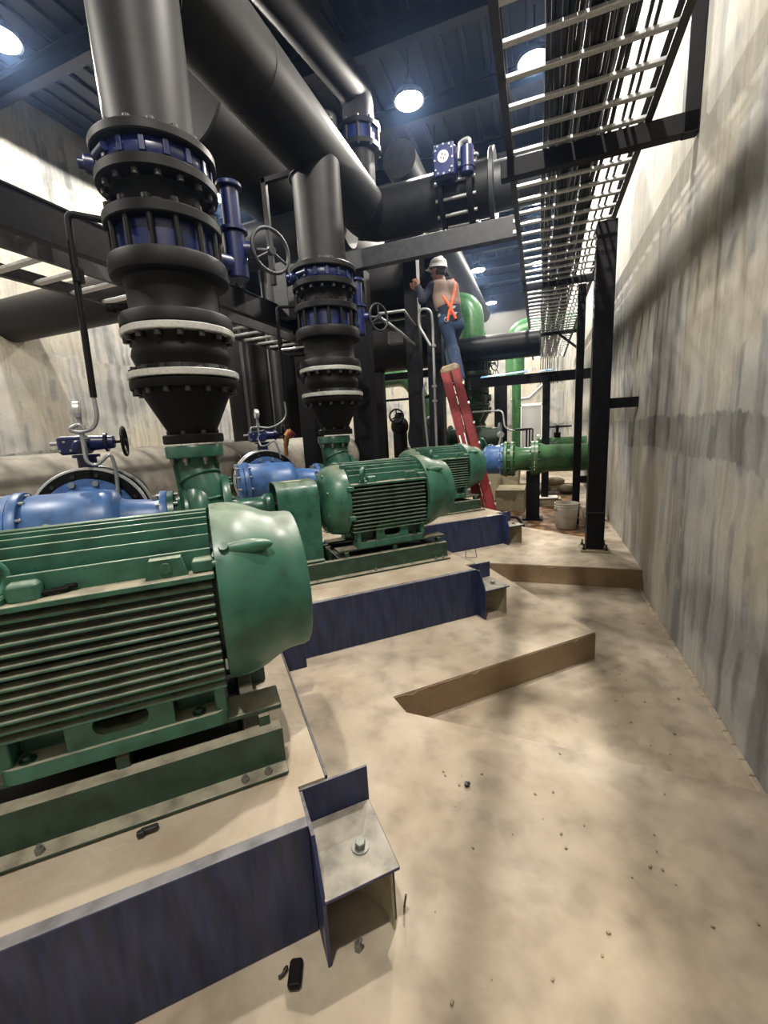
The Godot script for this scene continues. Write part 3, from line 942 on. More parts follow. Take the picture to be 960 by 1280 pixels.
func build_pump(label: String) -> Node3D:
	var t := thing("water_pump", label, "pump")
	var ay := 0.55
	var xa := MB.along(Vector3(0, ay, 0), Vector3.LEFT)     # lathe heights run towards the suction side
	var b := MB.new(); b.xf = xa
	b.lathe([Vector2(0, 1.29), Vector2(0.095, 1.29), Vector2(0.1, 1.30), Vector2(0.1, 1.345), Vector2(0.085, 1.36), Vector2(0.08, 1.375), Vector2(0.082, 1.52), Vector2(0.11, 1.56), Vector2(0.17, 1.60), Vector2(0, 1.60)], 32)
	part(t, "bearing_frame", b, mt.green)
	b = MB.new(); b.xf = xa
	b.lathe([Vector2(0, 1.58), Vector2(0.25, 1.58), Vector2(0.265, 1.60), Vector2(0.265, 1.63), Vector2(0.20, 1.64)], 40)
	b.bolts(0.235, 1.56, 1.58, 12, 0.013)
	part(t, "back_cover", b, mt.green)
	# volute: a scroll whose section swells towards the outlet
	b = MB.new()
	var pts := []; var rad := []
	for k in 37:
		var a := TAU * k / 36.0 * 0.97
		rad.append(0.085 + 0.055 * k / 36.0)
		var R := 0.165 + 0.035 * k / 36.0
		pts.append(Vector3(-1.77, ay + R * sin(a + 0.3), R * cos(a + 0.3)))
	b.tube(pts, rad, 16)
	b.xf = xa
	b.lathe([Vector2(0, 1.66), Vector2(0.2, 1.66), Vector2(0.2, 1.87), Vector2(0.15, 1.90), Vector2(0.14, 1.94), Vector2(0, 1.94)], 36)
	part(t, "volute", b, mt.green)
	# discharge neck leans out of the scroll, then stands up into the flange
	b = MB.new()
	var path := [Vector3(-1.70, 0.56, 0.08), Vector3(-1.71, 0.64, 0.075), Vector3(-1.73, 0.72, 0.055), Vector3(-1.755, 0.80, 0.025), Vector3(-1.77, 0.87, 0.0), Vector3(-1.77, 0.96, 0.0)]
	b.tube(bez(path, 5), 0.125, 28)
	var neck := part(t, "discharge_neck", b, mt.green)
	for k in [[Vector3(-1.708, 0.655, 0.072), Vector3(-0.15, 1, -0.2)], [Vector3(-1.755, 0.81, 0.022), Vector3(-0.25, 1, -0.35)]]:
		part(neck, "rib_ring", MB.new().torus(k[0], k[1], 0.127, 0.011, 36, 8), mt.green)
	# flared gusset plates either side of the neck
	b = MB.new()
	b.xf = Transform3D(Basis(), Vector3(-1.77, 0, 0))
	var g := PackedVector2Array([Vector2(-0.15, 0.95), Vector2(-0.135, 0.75), Vector2(-0.135, 0.65), Vector2(-0.16, 0.60), Vector2(-0.21, 0.575), Vector2(-0.24, 0.57), Vector2(-0.24, 0.54), Vector2(0.12, 0.54), Vector2(0.15, 0.62), Vector2(0.135, 0.70), Vector2(0.135, 0.80), Vector2(0.15, 0.95)])
	b.prism(g, -0.03, 0.03, 35.0)
	part(t, "gusset_web", b, mt.green)
	b = MB.new()
	b.xf = Transform3D(Basis(), Vector3(-1.77, 0, 0))
	b.lathe([Vector2(0, 0.95), Vector2(0.175, 0.95), Vector2(0.182, 0.957), Vector2(0.182, 1.02), Vector2(0.175, 1.03), Vector2(0, 1.03)], 40)
	part(t, "discharge_flange", b, mt.green)
	b = MB.new()
	b.xf = Transform3D(Basis(), Vector3(-1.77, 0, 0))
	b.bolts(0.152, 0.925, 0.95, 8, 0.017, 0.5)
	b.bolts(0.152, 0.905, 0.925, 8, 0.009, 0.5)
	stuff(part(t, "bolt_ring", b, mt.bolt))
	# suction flange and its mate
	b = MB.new(); b.xf = xa
	b.lathe([Vector2(0, 1.90), Vector2(0.12, 1.90), Vector2(0.12, 1.94), Vector2(0.185, 1.94), Vector2(0.185, 1.975), Vector2(0, 1.975)], 36)
	part(t, "suction_flange", b, mt.green)
	b = MB.new(); b.xf = xa
	b.bolts(0.16, 1.915, 2.045, 8, 0.012)
	stuff(part(t, "bolt_ring", b, mt.galv))
	b = MB.new()
	for s in [-1.0, 1.0]:
		b.box(Vector3(-1.77, 0.17, s * 0.16), Vector3(0.2, 0.36, 0.03), 0.004); b.box(Vector3(-1.77, 0.012, s * 0.17), Vector3(0.24, 0.024, 0.1), 0.004)
	part(t, "support_foot", b, mt.green)
	# flushing line with its coupling on the far side of the neck
	b = MB.new()
	b.tube(bend([Vector3(-1.95, 0.62, 0.02), Vector3(-1.99, 0.66, 0.02), Vector3(-2.04, 0.66, 0.02)], 0.02), 0.014, 10)
	part(t, "seal_line", b, mt.bolt)
	b = MB.new()
	b.cyl(Vector3(-1.93, 0.665, -0.02), Vector3(-2.0, 0.665, -0.02), 0.028, -1, 8); b.cyl(Vector3(-2.0, 0.665, -0.02), Vector3(-2.03, 0.665, -0.02), 0.05, -1, 20); b.cyl(Vector3(-2.035, 0.665, -0.02), Vector3(-2.07, 0.665, -0.02), 0.05, -1, 20); b.cyl(Vector3(-2.07, 0.665, -0.02), Vector3(-2.13, 0.665, -0.02), 0.025, -1, 12)
	part(t, "line_union", b, mt.flange)
	return t

func build_diffuser(label: String) -> Node3D:
	var t := thing("suction_diffuser", label, "fitting")
	var xa := MB.along(Vector3(0, 0.55, 0), Vector3.LEFT)
	var b := MB.new(); b.xf = xa
	b.lathe([Vector2(0, 1.978), Vector2(0.185, 1.978), Vector2(0.19, 1.985), Vector2(0.19, 2.02), Vector2(0.14, 2.022), Vector2(0.135, 2.05), Vector2(0.155, 2.22), Vector2(0.165, 2.245), Vector2(0.205, 2.265), Vector2(0.226, 2.29), Vector2(0.233, 2.33), Vector2(0.236, 2.72), Vector2(0.22, 2.74), Vector2(0, 2.74)], 44)
	part(t, "body", b, mt.blue)
	b = MB.new(); b.xf = xa
	b.lathe([Vector2(0, 2.74), Vector2(0.255, 2.74), Vector2(0.26, 2.746), Vector2(0.26, 2.785), Vector2(0.255, 2.79), Vector2(0, 2.79)], 44)
	b.lathe([Vector2(0, 2.795), Vector2(0.25, 2.795), Vector2(0.25, 2.83), Vector2(0.2, 2.85), Vector2(0, 2.85)], 44)
	part(t, "strainer_cover", b, mt.blue)
	b = MB.new(); b.xf = xa
	b.bolts(0.235, 2.715, 2.87, 12, 0.012)
	stuff(part(t, "bolt_ring", b, mt.galv))
	b = MB.new()
	b.xf = MB.along(Vector3(-2.5, 0.55, 0), Vector3(0, 0, -1))
	b.lathe([Vector2(0, 0.0), Vector2(0.22, 0.0), Vector2(0.225, 0.26), Vector2(0.24, 0.29), Vector2(0.29, 0.295), Vector2(0.29, 0.335), Vector2(0, 0.335)], 44)
	part(t, "inlet_flange", b, mt.blue)
	b = MB.new()
	b.xf = MB.along(Vector3(-2.5, 0.55, 0), Vector3(0, 0, -1))
	b.bolts(0.266, 0.262, 0.295, 12, 0.02, 0.5)
	stuff(part(t, "bolt_ring", b, mt.galv))
	b = MB.new()
	b.cyl(Vector3(-2.5, -0.36, 0), Vector3(-2.5, 0.32, 0), 0.05, -1, 16); b.cyl(Vector3(-2.5, -0.36, 0), Vector3(-2.5, -0.34, 0), 0.1, -1, 16)
	part(t, "support_leg", b, mt.black_flat)
	return t

func build_suction_valve(label: String) -> Node3D:
	var t := thing("suction_valve", label, "valve")
	var ax := MB.along(Vector3(-2.5, 0.55, 0), Vector3(0, 0, -1))
	var b := MB.new(); b.xf = ax
	b.lathe([Vector2(0, 0.35), Vector2(0.355, 0.35), Vector2(0.36, 0.356), Vector2(0.36, 0.385), Vector2(0.31, 0.39), Vector2(0.30, 0.4), Vector2(0.30, 0.57), Vector2(0.31, 0.58), Vector2(0.355, 0.585), Vector2(0.36, 0.59), Vector2(0.36, 0.625), Vector2(0, 0.625)], 56)
	part(t, "body", b, mt.black_flat)
	for z in [0.355, 0.39, 0.585, 0.62]:
		b = MB.new(); b.xf = ax
		b.lathe([Vector2(0.352, z - 0.006), Vector2(0.364, z - 0.006), Vector2(0.368, z), Vector2(0.364, z + 0.008), Vector2(0.352, z + 0.008)], 56)
		part(t, "steel_ring", b, mt.zinc)
	b = MB.new(); b.xf = ax
	b.bolts(0.315, 0.33, 0.65, 14, 0.014)
	stuff(part(t, "bolt_ring", b, mt.boltdark))
	b = MB.new()
	b.cyl(Vector3(-2.5, 0.8, -0.49), Vector3(-2.5, 1.0, -0.49), 0.06, -1, 24)
	b.cyl(Vector3(-2.5, 0.985, -0.49), Vector3(-2.5, 1.005, -0.49), 0.085, -1, 24)
	part(t, "valve_neck", b, mt.valve)
	b = MB.new()
	b.box(Vector3(-2.55, 1.075, -0.49), Vector3(0.19, 0.13, 0.16), 0.02)
	b.cyl(Vector3(-2.5, 1.06, -0.42), Vector3(-2.5, 1.06, -0.36), 0.05, -1, 20, 0.008)
	b.cyl(Vector3(-2.46, 1.085, -0.44), Vector3(-2.30, 1.085, -0.44), 0.055, 0.045, 20, 0.008)
	b.cyl(Vector3(-2.36, 1.085, -0.44), Vector3(-2.345, 1.085, -0.44), 0.068, -1, 20)
	var gbx := part(t, "gear_box", b, mt.valve)
	b = MB.new()
	for k in 6: b.cyl(Vector3(-2.63 + 0.032 * k, 1.04 + 0.06 * (k % 2), -0.412), Vector3(-2.63 + 0.032 * k, 1.04 + 0.06 * (k % 2), -0.402), 0.009, -1, 6)
	b.cyl(Vector3(-2.64, 1.09, -0.49), Vector3(-2.70, 1.09, -0.49), 0.012, -1, 8)
	stuff(part(t, "bolt_ring", b, mt.galv))
	var hw := wheel(Vector3(-2.24, 1.085, -0.44), Vector3.RIGHT, 0.10, 0.011)
	hw.cyl(Vector3(-2.31, 1.085, -0.44), Vector3(-2.22, 1.085, -0.44), 0.012, -1, 10)
	part(gbx, "handwheel", hw, mt.black)
	return t

func wheel(c: Vector3, ax: Vector3, R: float, r: float) -> MB:
	var b := MB.new()
	b.torus(c, ax, R, r, 36, 10)
	var f := MB.along(c, ax)
	for k in 3:
		var a := TAU * k / 3.0 + 0.5
		b.cyl(c, c + f.basis * Vector3(cos(a) * R, 0, sin(a) * R), r * 0.75, -1, 8)
	b.cyl(c - ax.normalized() * r * 1.5, c + ax.normalized() * r * 1.8, r * 2.2, -1, 14)
	return b

# ------------------------------------------------------------------ discharge stacks
func stack(at: Vector3, side: String, c: Dictionary, riser_top: float, full := true) -> void:
	# side: a phrase that places the stack; c: materials
	var gk: String = c.word
	var b: MB
	var t := thing("pipe_reducer", "%s flanged cone reducer at the foot of the %s" % [gk, side], "pipe fitting", at)
	b = MB.new().lathe([Vector2(0, 1.592), Vector2(0.182, 1.592), Vector2(0.19, 1.6), Vector2(0.19, 1.645), Vector2(0.182, 1.652), Vector2(0.15, 1.654), Vector2(0.155, 1.675), Vector2(0.262, 1.895), Vector2(0.272, 1.93), Vector2(0.3, 1.932), Vector2(0.325, 1.936), Vector2(0.33, 1.942), Vector2(0.33, 1.985), Vector2(0.32, 1.992), Vector2(0, 1.992)], 48)
	part(t, "cone", b, c.rubber)
	b = MB.new().bolts(0.155, 1.65, 1.675, 8, 0.017, 0.5).bolts(0.3, 1.905, 1.935, 16, 0.02)
	stuff(part(t, "bolt_ring", b, mt.boltdark))

	t = thing("flexible_coupling", "black rubber spool between two bright steel rings on the %s" % side, "coupling", at)
	b = MB.new().lathe([Vector2(0.3, 2.03), Vector2(0.285, 2.05), Vector2(0.275, 2.075), Vector2(0.29, 2.12), Vector2(0.297, 2.14), Vector2(0.29, 2.17), Vector2(0.276, 2.21), Vector2(0.285, 2.24), Vector2(0.3, 2.26)], 48)
	part(t, "rubber_spool", b, c.rubber)
	for y in [1.998, 2.255]:
		b = MB.new().lathe([Vector2(0.2, y), Vector2(0.332, y), Vector2(0.337, y + 0.005), Vector2(0.337, y + 0.036), Vector2(0.332, y + 0.041), Vector2(0.2, y + 0.041)], 64)
		part(t, "steel_ring", b, c.ring)
	b = MB.new().bolts(0.305, 2.04, 2.065, 16, 0.02).bolts(0.305, 2.222, 2.255, 16, 0.022)
	stuff(part(t, "bolt_ring", b, mt.boltdark))

	t = thing("check_valve", "squat %s check valve body on the %s" % [gk, side], "valve", at)
	b = MB.new().lathe([Vector2(0, 2.298), Vector2(0.325, 2.298), Vector2(0.332, 2.305), Vector2(0.332, 2.365), Vector2(0.325, 2.375), Vector2(0.275, 2.38), Vector2(0.268, 2.40), Vector2(0.268, 2.555), Vector2(0.28, 2.575), Vector2(0.32, 2.58), Vector2(0.338, 2.59), Vector2(0.342, 2.605), Vector2(0.342, 2.675), Vector2(0.335, 2.69), Vector2(0, 2.695)], 56)
	part(t, "body", b, c.body)
	b = MB.new()
	b.cyl(Vector3(-0.24, 2.47, 0.1), Vector3(-0.36, 2.47, 0.14), 0.022, -1, 12); b.cyl(Vector3(-0.36, 2.47, 0.14), Vector3(-0.40, 2.47, 0.155), 0.03, -1, 8)
	part(t, "drain_plug", b, c.body)

	t = thing("butterfly_valve", "lower navy valve with upright operator and handwheel on the %s" % side, "valve", at)
	b = MB.new().lathe([Vector2(0, 2.697), Vector2(0.26, 2.697), Vector2(0.272, 2.71), Vector2(0.272, 2.85), Vector2(0.26, 2.862), Vector2(0, 2.862)], 56)
	part(t, "body", b, c.valve)
	b = MB.new().lathe([Vector2(0.2, 2.862), Vector2(0.325, 2.862), Vector2(0.331, 2.869), Vector2(0.331, 2.918), Vector2(0.325, 2.925), Vector2(0.235, 2.93), Vector2(0.228, 2.945), Vector2(0.228, 3.06), Vector2(0.24, 3.078)], 56)
	part(t, "flanged_neck", b, c.body)
	for k in 14:
		var a := TAU * (k + 0.3) / 14
		b = MB.new().cyl(Vector3(0.302 * cos(a), 2.68, 0.302 * sin(a)), Vector3(0.302 * cos(a), 2.955, 0.302 * sin(a)), 0.017, -1, 10)
		b.cyl(Vector3(0.302 * cos(a), 2.925, 0.302 * sin(a)), Vector3(0.302 * cos(a), 2.95, 0.302 * sin(a)), 0.028, -1, 6)
		part(t, "tie_rod", b, c.body)
	# operator stands out towards the back right
	var d := Vector3(0.42, 0, -0.9).normalized()
	var e := Vector3(0.82, 0, -0.57).normalized()
	b = MB.new()
	b.cyl(d * 0.25 + Vector3(0, 2.79, 0), d * 0.46 + Vector3(0, 2.79, 0), 0.06, -1, 18)
	b.cyl(d * 0.46 + Vector3(0, 2.70, 0), d * 0.46 + Vector3(0, 3.0, 0), 0.075, -1, 24, 0.01)
	b.cyl(d * 0.46 + Vector3(0, 3.0, 0), d * 0.46 + Vector3(0, 3.02, 0), 0.095, -1, 24)
	b.cyl(d * 0.46 + Vector3(0, 3.02, 0), d * 0.46 + Vector3(0, 3.27, 0), 0.06, -1, 24)
	b.cyl(d * 0.46 + Vector3(0, 3.27, 0), d * 0.46 + Vector3(0, 3.30, 0), 0.085, -1, 24, 0.006)
	b.cyl(d * 0.46 + Vector3(0, 2.9, 0), d * 0.46 + e * 0.13 + Vector3(0, 2.9, 0), 0.05, -1, 18)
	var gop := part(t, "gear_operator", b, c.valve)
	var hc := d * 0.46 + e * 0.24 + Vector3(0, 2.9, 0)
	var ha := (e + Vector3(-0.1, 0, 0.9)).normalized()
	b = wheel(hc, ha, 0.145, 0.013)
	b.cyl(d * 0.46 + e * 0.12 + Vector3(0, 2.9, 0), hc, 0.016, -1, 10)
	part(gop, "handwheel", b, mt.steelgray)

	t = thing("butterfly_valve", "upper navy butterfly valve on the %s" % side, "valve", at)
	b = MB.new().lathe([Vector2(0, 3.08), Vector2(0.32, 3.08), Vector2(0.336, 3.088), Vector2(0.336, 3.135), Vector2(0.325, 3.146), Vector2(0.305, 3.148), Vector2(0, 3.148)], 56)
	part(t, "lower_flange", b, c.body)
	b = MB.new().lathe([Vector2(0, 3.148), Vector2(0.29, 3.148), Vector2(0.3, 3.16), Vector2(0.3, 3.232), Vector2(0.29, 3.244), Vector2(0, 3.244)], 56)
	for k in 16:
		var a := TAU * (k + 0.5) / 16
		b.box_at(Vector3(0.30 * cos(a), 3.196, 0.30 * sin(a)), a, Vector3(0.03, 0.08, 0.035), 0.006)
	part(t, "body", b, c.valve)
	var s := Vector3(-0.72, 0, 0.7)
	b = MB.new()
	b.cyl(s * 0.29 + Vector3(0, 3.196, 0), s * 0.37 + Vector3(0, 3.196, 0), 0.05, -1, 20, 0.006)
	b.cyl(s * 0.36 + Vector3(0, 3.196, 0), s * 0.40 + Vector3(0, 3.196, 0), 0.03, -1, 8)
	b.cyl(Vector3(-0.16, 3.205, 0.27), Vector3(-0.03, 3.2, 0.315), 0.022, -1, 10)
	part(t, "stem_boss", b, c.valve)
	b = MB.new().bolts(0.292, 3.05, 3.08, 16, 0.021)
	stuff(part(t, "bolt_ring", b, mt.flange))

	if full:
		t = thing("riser_pipe", "%s riser pipe with bolted flange, rising from the %s" % [gk, side], "pipe", at)
		b = MB.new().lathe([Vector2(0.2, 3.246), Vector2(0.335, 3.246), Vector2(0.342, 3.253), Vector2(0.342, 3.292), Vector2(0.335, 3.30), Vector2(0.27, 3.303), Vector2(0.252, 3.325), Vector2(0.246, 3.36), Vector2(0.246, riser_top)], 64)
		part(t, "pipe", b, c.pipe)
	else:
		t = thing("elbow_pipe", "%s pipe elbow bending left at the top of the %s" % [gk, side], "pipe", at)
		b = MB.new().lathe([Vector2(0.2, 3.246), Vector2(0.335, 3.246), Vector2(0.342, 3.253), Vector2(0.342, 3.292), Vector2(0.335, 3.30), Vector2(0.25, 3.303)], 40)
		b.tube(bend([Vector3(0, 3.3, 0), Vector3(0, 4.02, 0), Vector3(-1.6, 4.02, -0.3)], 0.42, 12), 0.25, 36)
		part(t, "pipe", b, c.pipe)
	b = MB.new().bolts(0.3, 3.298, 3.325, 16, 0.021)
	stuff(part(t, "bolt_ring", b, mt.flange))

func make_stacks() -> void:
	var blk := {"word": "black", "rubber": mt.rubber, "ring": mt.zinc, "body": mt.black_flat, "valve": mt.valve, "pipe": mt.header}
	stack(S1, "left black stack", blk, 4.27)
	stack(S2, "right black stack", blk, 4.27)
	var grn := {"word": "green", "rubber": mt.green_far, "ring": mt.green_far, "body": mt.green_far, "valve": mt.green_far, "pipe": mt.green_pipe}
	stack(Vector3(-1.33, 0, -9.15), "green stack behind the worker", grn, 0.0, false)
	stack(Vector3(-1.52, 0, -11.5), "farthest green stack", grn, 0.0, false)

# ------------------------------------------------------------------ overhead pipes and beams
func make_overhead() -> void:
	# header along the room over both stacks, mitred into a cross pipe
	var t := thing("header_pipe", "large dark gray overhead header pipe running above both black discharge stacks", "pipe", Vector3(-2.19, 4.43, 0))
	var b := MB.new()
	b.cyl(Vector3(0, 0, -1.75), Vector3(0, 0, -5.62), 0.297, -1, 64)
	part(t, "pipe", b, mt.header)
	b = MB.new()
	b.tube([Vector3(0, 0, -5.6), Vector3(0, 0, -5.72), Vector3(0.02, 0, -5.83), Vector3(0.10, 0, -5.9), Vector3(0.22, 0, -5.92)], 0.298, 48)
	part(t, "mitre_elbow", b, mt.header)
	b = MB.new()
	b.xf = MB.along(Vector3(0, 0, -1.75), Vector3.BACK)
	b.lathe([Vector2(0.297, 0), Vector2(0.29, 0.06), Vector2(0.22, 0.13), Vector2(0.1, 0.165), Vector2(0, 0.17)], 40)
	part(t, "end_cap", b, mt.header)
	b = MB.new()
	for z in [-2.27, -4.34]:
		b.torus(Vector3(0, -0.285, z), Vector3.UP, 0.244, 0.012, 40, 6)
	for z in [-3.3, -5.45]: b.torus(Vector3(0, 0, z), Vector3.BACK, 0.297, 0.004, 48, 6)
	stuff(part(t, "weld_bead", b, mt.header))
	t = thing("cross_pipe", "dark gray overhead pipe running right from the header's end towards the cable ladder", "pipe", Vector3(0, 4.43, -5.92))
	b = MB.new().cyl(Vector3(-1.97, 0, 0), Vector3(-1.18, 0, 0), 0.297, -1, 56)
	part(t, "pipe", b, mt.header)
	part(t, "pipe", MB.new().cyl(Vector3(-0.77, 0, 0), Vector3(-0.6, 0, 0), 0.297, -1, 56), mt.header)
	part(t, "left_run", MB.new().cyl(Vector3(-5.6, 0, 0), Vector3(-2.50, 0, 0), 0.297, -1, 48), mt.black_flat)
	b = MB.new().cyl(Vector3(-0.6, 0, 0), Vector3(-0.54, 0, 0), 0.40, -1, 48, 0.008)
	part(t, "flange", b, mt.steelgray)
	b = MB.new().cyl(Vector3(-0.54, 0, 0), Vector3(0.1, 0, 0), 0.26, -1, 40)
	part(t, "outlet", b, mt.steelgray)
	# actuated valve on the cross pipe
	t = thing("actuated_valve", "valve with bright blue electric actuator and white dial on the overhead cross pipe", "valve", Vector3(-0.98, 4.43, -5.92))
	b = MB.new()
	b.xf = MB.along(Vector3(-0.2, 0, 0), Vector3.RIGHT)
	b.lathe([Vector2(0.2, 0), Vector2(0.40, 0), Vector2(0.41, 0.008), Vector2(0.41, 0.06), Vector2(0.34, 0.07), Vector2(0.33, 0.33), Vector2(0.41, 0.34), Vector2(0.41, 0.40), Vector2(0.4, 0.41), Vector2(0.2, 0.41)], 48)
	part(t, "body", b, mt.beam)
	b = MB.new()
	b.xf = MB.along(Vector3(-0.2, 0, 0), Vector3.RIGHT)
	b.bolts(0.37, -0.035, 0.445, 14, 0.02)
	stuff(part(t, "bolt_ring", b, mt.galv))
	b = MB.new()
	b.box(Vector3(-0.08, 0.14, 0.45), Vector3(0.27, 0.36, 0.2), 0.05)
	b.box(Vector3(-0.08, 0.14, 0.555), Vector3(0.23, 0.32, 0.03), 0.012)
	b.cyl(Vector3(0.16, 0.0, 0.42), Vector3(0.16, 0.28, 0.42), 0.075, -1, 28, 0.01)
	b.cyl(Vector3(0.16, 0.06, 0.42), Vector3(0.16, 0.085, 0.42), 0.085, -1, 28)
	b.cyl(Vector3(-0.1, 0.14, 0.42), Vector3(-0.1, 0.14, 0.2), 0.09, -1, 24)
	part(t, "actuator", b, mt.valve)
	b = MB.new()
	for k in 12:
		var a := TAU * k / 12
		b.cyl(Vector3(-0.08 + 0.10 * signf(cos(a)) * pow(absf(cos(a)), 0.6), 0.14 + 0.145 * signf(sin(a)) * pow(absf(sin(a)), 0.6), 0.56), Vector3(-0.08 + 0.10 * signf(cos(a)) * pow(absf(cos(a)), 0.6), 0.14 + 0.145 * signf(sin(a)) * pow(absf(sin(a)), 0.6), 0.58), 0.012, -1, 6)
	stuff(part(t, "bolt_ring", b, mt.galv))
	b = MB.new().cyl(Vector3(-0.085, 0.165, 0.56), Vector3(-0.085, 0.165, 0.577), 0.062, -1, 28)
	var dial := part(t, "dial", b, mt.white)
	b = MB.new()
	for k in 4:
		var a := TAU * k / 4 + 0.4
		b.box(Vector3(-0.085 + 0.025 * cos(a), 0.165 + 0.025 * sin(a), 0.579), Vector3(0.014, 0.022, 0.004))
	part(dial, "dial_mark", b, mt.steelgray)
	b = MB.new().tube(bend([Vector3(0.19, 0.28, 0.42), Vector3(0.19, 0.36, 0.42), Vector3(0.08, 0.36, 0.4), Vector3(0.05, 0.2, 0.38)], 0.06), 0.022, 12)
	part(t, "conduit", b, mt.galv)
	# gray beam in front, and its post at the left end
	t = thing("cross_beam", "dark gray steel beam crossing in front of the worker up to the cable ladder", "beam", Vector3(0, 3.58, -5.0))
	b = MB.new().box(Vector3(-1.62, 0, 0), Vector3(2.78, 0.205, 0.10), 0.006)
	part(t, "web", b, mt.steelgray)
	b = MB.new().box(Vector3(-0.27, 0.04, 0.053), Vector3(0.03, 0.03, 0.01)).box(Vector3(-0.27, -0.06, 0.053), Vector3(0.03, 0.03, 0.01))
	part(t, "end_clip", b, mt.galv)
	b = MB.new().box(Vector3(-3.07, 3.40, -5.0), Vector3(0.20, 0.64, 0.16), 0.006)
	one("hanger_post", "dark gray steel post stub at the left end of the cross beam", "post", b, mt.steelgray)
	b = MB.new().bar(Vector3(-2.95, 3.35, -4.6), Vector3(-2.95, 4.46, -4.6), 0.06, 0.05, Vector3.BACK, 0.004)
	b.bar(Vector3(-2.98, 4.43, -4.6), Vector3(-2.46, 4.43, -4.6), 0.05, 0.05)
	one("hanger_rod", "gray square hanger bar beside the header, left of the right black stack", "hanger", b, mt.beam)
	# long beam and small cable ladder left
	t = thing("long_beam", "black steel beam running lengthwise behind the left discharge stack", "beam", Vector3(-3.2, 3.12, 0))
	b = MB.new().box(Vector3(0, 0, -2.3), Vector3(0.016, 0.26, 6.4))
	b.box(Vector3(0, 0.125, -2.3), Vector3(0.13, 0.014, 6.4)).box(Vector3(0, -0.125, -2.3), Vector3(0.13, 0.014, 6.4))
	b.box(Vector3(0.05, 0, -2.3), Vector3(0.012, 0.24, 6.4))
	part(t, "section", b, mt.beam)
	t = thing("cable_ladder", "small galvanised cable ladder at the left, below the long black beam", "cable ladder", Vector3(0, 2.76, 0))
	for x in [-3.37, -2.87]:
		b = MB.new().box(Vector3(x, 0.03, -2.4), Vector3(0.012, 0.09, 6.2)).box(Vector3(x + (0.012 if x < -3.0 else -0.012), -0.012, -2.4), Vector3(0.03, 0.006, 6.2))
		part(t, "side_rail", b, mt.tray)
	var rg := MB.new().box(Vector3.ZERO, Vector3(0.49, 0.022, 0.05), 0.004).mesh()
	for k in 24: same(t, "rung", rg, mt.rung, Vector3(-3.12, 0.0, 0.55 - k * 0.25))
	# left horizontal pipe
	t = thing("branch_pipe", "thick black horizontal pipe running left from the discharge stack to the side wall", "pipe", Vector3(0, 3.56, -4.5))
	b = MB.new().cyl(Vector3(-7.59, 0, 0), Vector3(-3.85, 0, 0), 0.30, -1, 56)
	part(t, "pipe", b, mt.black)
	b = MB.new().cyl(Vector3(-3.85, 0, 0), Vector3(-3.79, 0, 0), 0.40, -1, 48, 0.006)
	part(t, "flange", b, mt.black_flat)
	# second overhead line with its elbow and flanged valve
	b = MB.new()
	var pth := bend([Vector3(-2.5, 5.92, -6.5), Vector3(-2.5, 6.32, -6.5), Vector3(-2.72, 6.32, -5.0), Vector3(-3.2, 6.32, -2.5)], 0.45, 12)
	b.tube(pth, 0.222, 40)
	one("elbow_pipe", "dark gray pipe elbow descending behind the header near the ceiling lamp", "pipe", b, mt.header)
	t = thing("drop_pipe", "dark vertical pipe with navy flanged coupling standing behind the header's end", "pipe", Vector3(-2.5, 0, -6.5))
	b = MB.new().lathe([Vector2(0, 4.5), Vector2(0.2, 4.5), Vector2(0.2, 5.55), Vector2(0.3, 5.56), Vector2(0.3, 5.62), Vector2(0.22, 5.63), Vector2(0.22, 5.92)], 36)
	part(t, "pipe", b, mt.header)
	b = MB.new().lathe([Vector2(0, 5.63), Vector2(0.26, 5.63), Vector2(0.26, 5.80), Vector2(0, 5.80)], 36)
	part(t, "valve_body", b, mt.valve)
	b = MB.new().lathe([Vector2(0.2, 5.80), Vector2(0.31, 5.80), Vector2(0.31, 5.86), Vector2(0.2, 5.865)], 36)
	part(t, "flange", b, mt.beam)
	for k in 10:
		var a := TAU * k / 10
		part(t, "tie_rod", MB.new().cyl(Vector3(0.28 * cos(a), 5.54, 0.28 * sin(a)), Vector3(0.28 * cos(a), 5.9, 0.28 * sin(a)), 0.02, -1, 8), mt.boltdark)
	part(t, "conduit", MB.new().tube(bend([Vector3(-0.28, 5.1, 0.2), Vector3(-0.28, 6.02, 0.2), Vector3(-0.5, 6.1, 0.25), Vector3(-0.6, 5.9, 0.3)], 0.08), 0.035, 10), mt.steelgray)
	# lengthwise pipe beyond, towards the back wall
	b = MB.new().cyl(Vector3(-1.86, 5.25, -6.3), Vector3(-1.86, 5.25, -15.5), 0.235, -1, 40)
	for z in [-8.6, -10.15, -13.2]: b.cyl(Vector3(-1.86, 5.47, z), Vector3(-1.86, 6.945, z), 0.012, -1, 8)
	one("overhead_pipe", "long dark gray overhead pipe slanting away behind the worker's hard hat", "pipe", b, mt.header)
	b = MB.new().cyl(Vector3(-3.75, 5.37, -4.3), Vector3(-3.75, 5.37, -9.0), 0.62, -1, 48, 0.02)
	for z in [-5.0, -7.0, -8.6]: b.cyl(Vector3(-3.75, 5.97, z), Vector3(-3.75, 6.66, z), 0.015, -1, 8)
	one("large_duct", "large dark round duct overhead between the header and the left wall", "duct", b, mt.black_flat)
	b = MB.new()
	b.xf = Transform3D(Basis(Vector3.UP, 0.0), Vector3(-3.9, 6.2, -9.8))
	b.cyl(Vector3(0, -1.0, 0), Vector3(0, 0.45, 0), 0.55, -1, 40)
	one("ceiling_duct", "wide olive gray round duct hanging from the ceiling behind the elbow", "duct", b, paint(Color(0.30, 0.30, 0.27), 0.7))

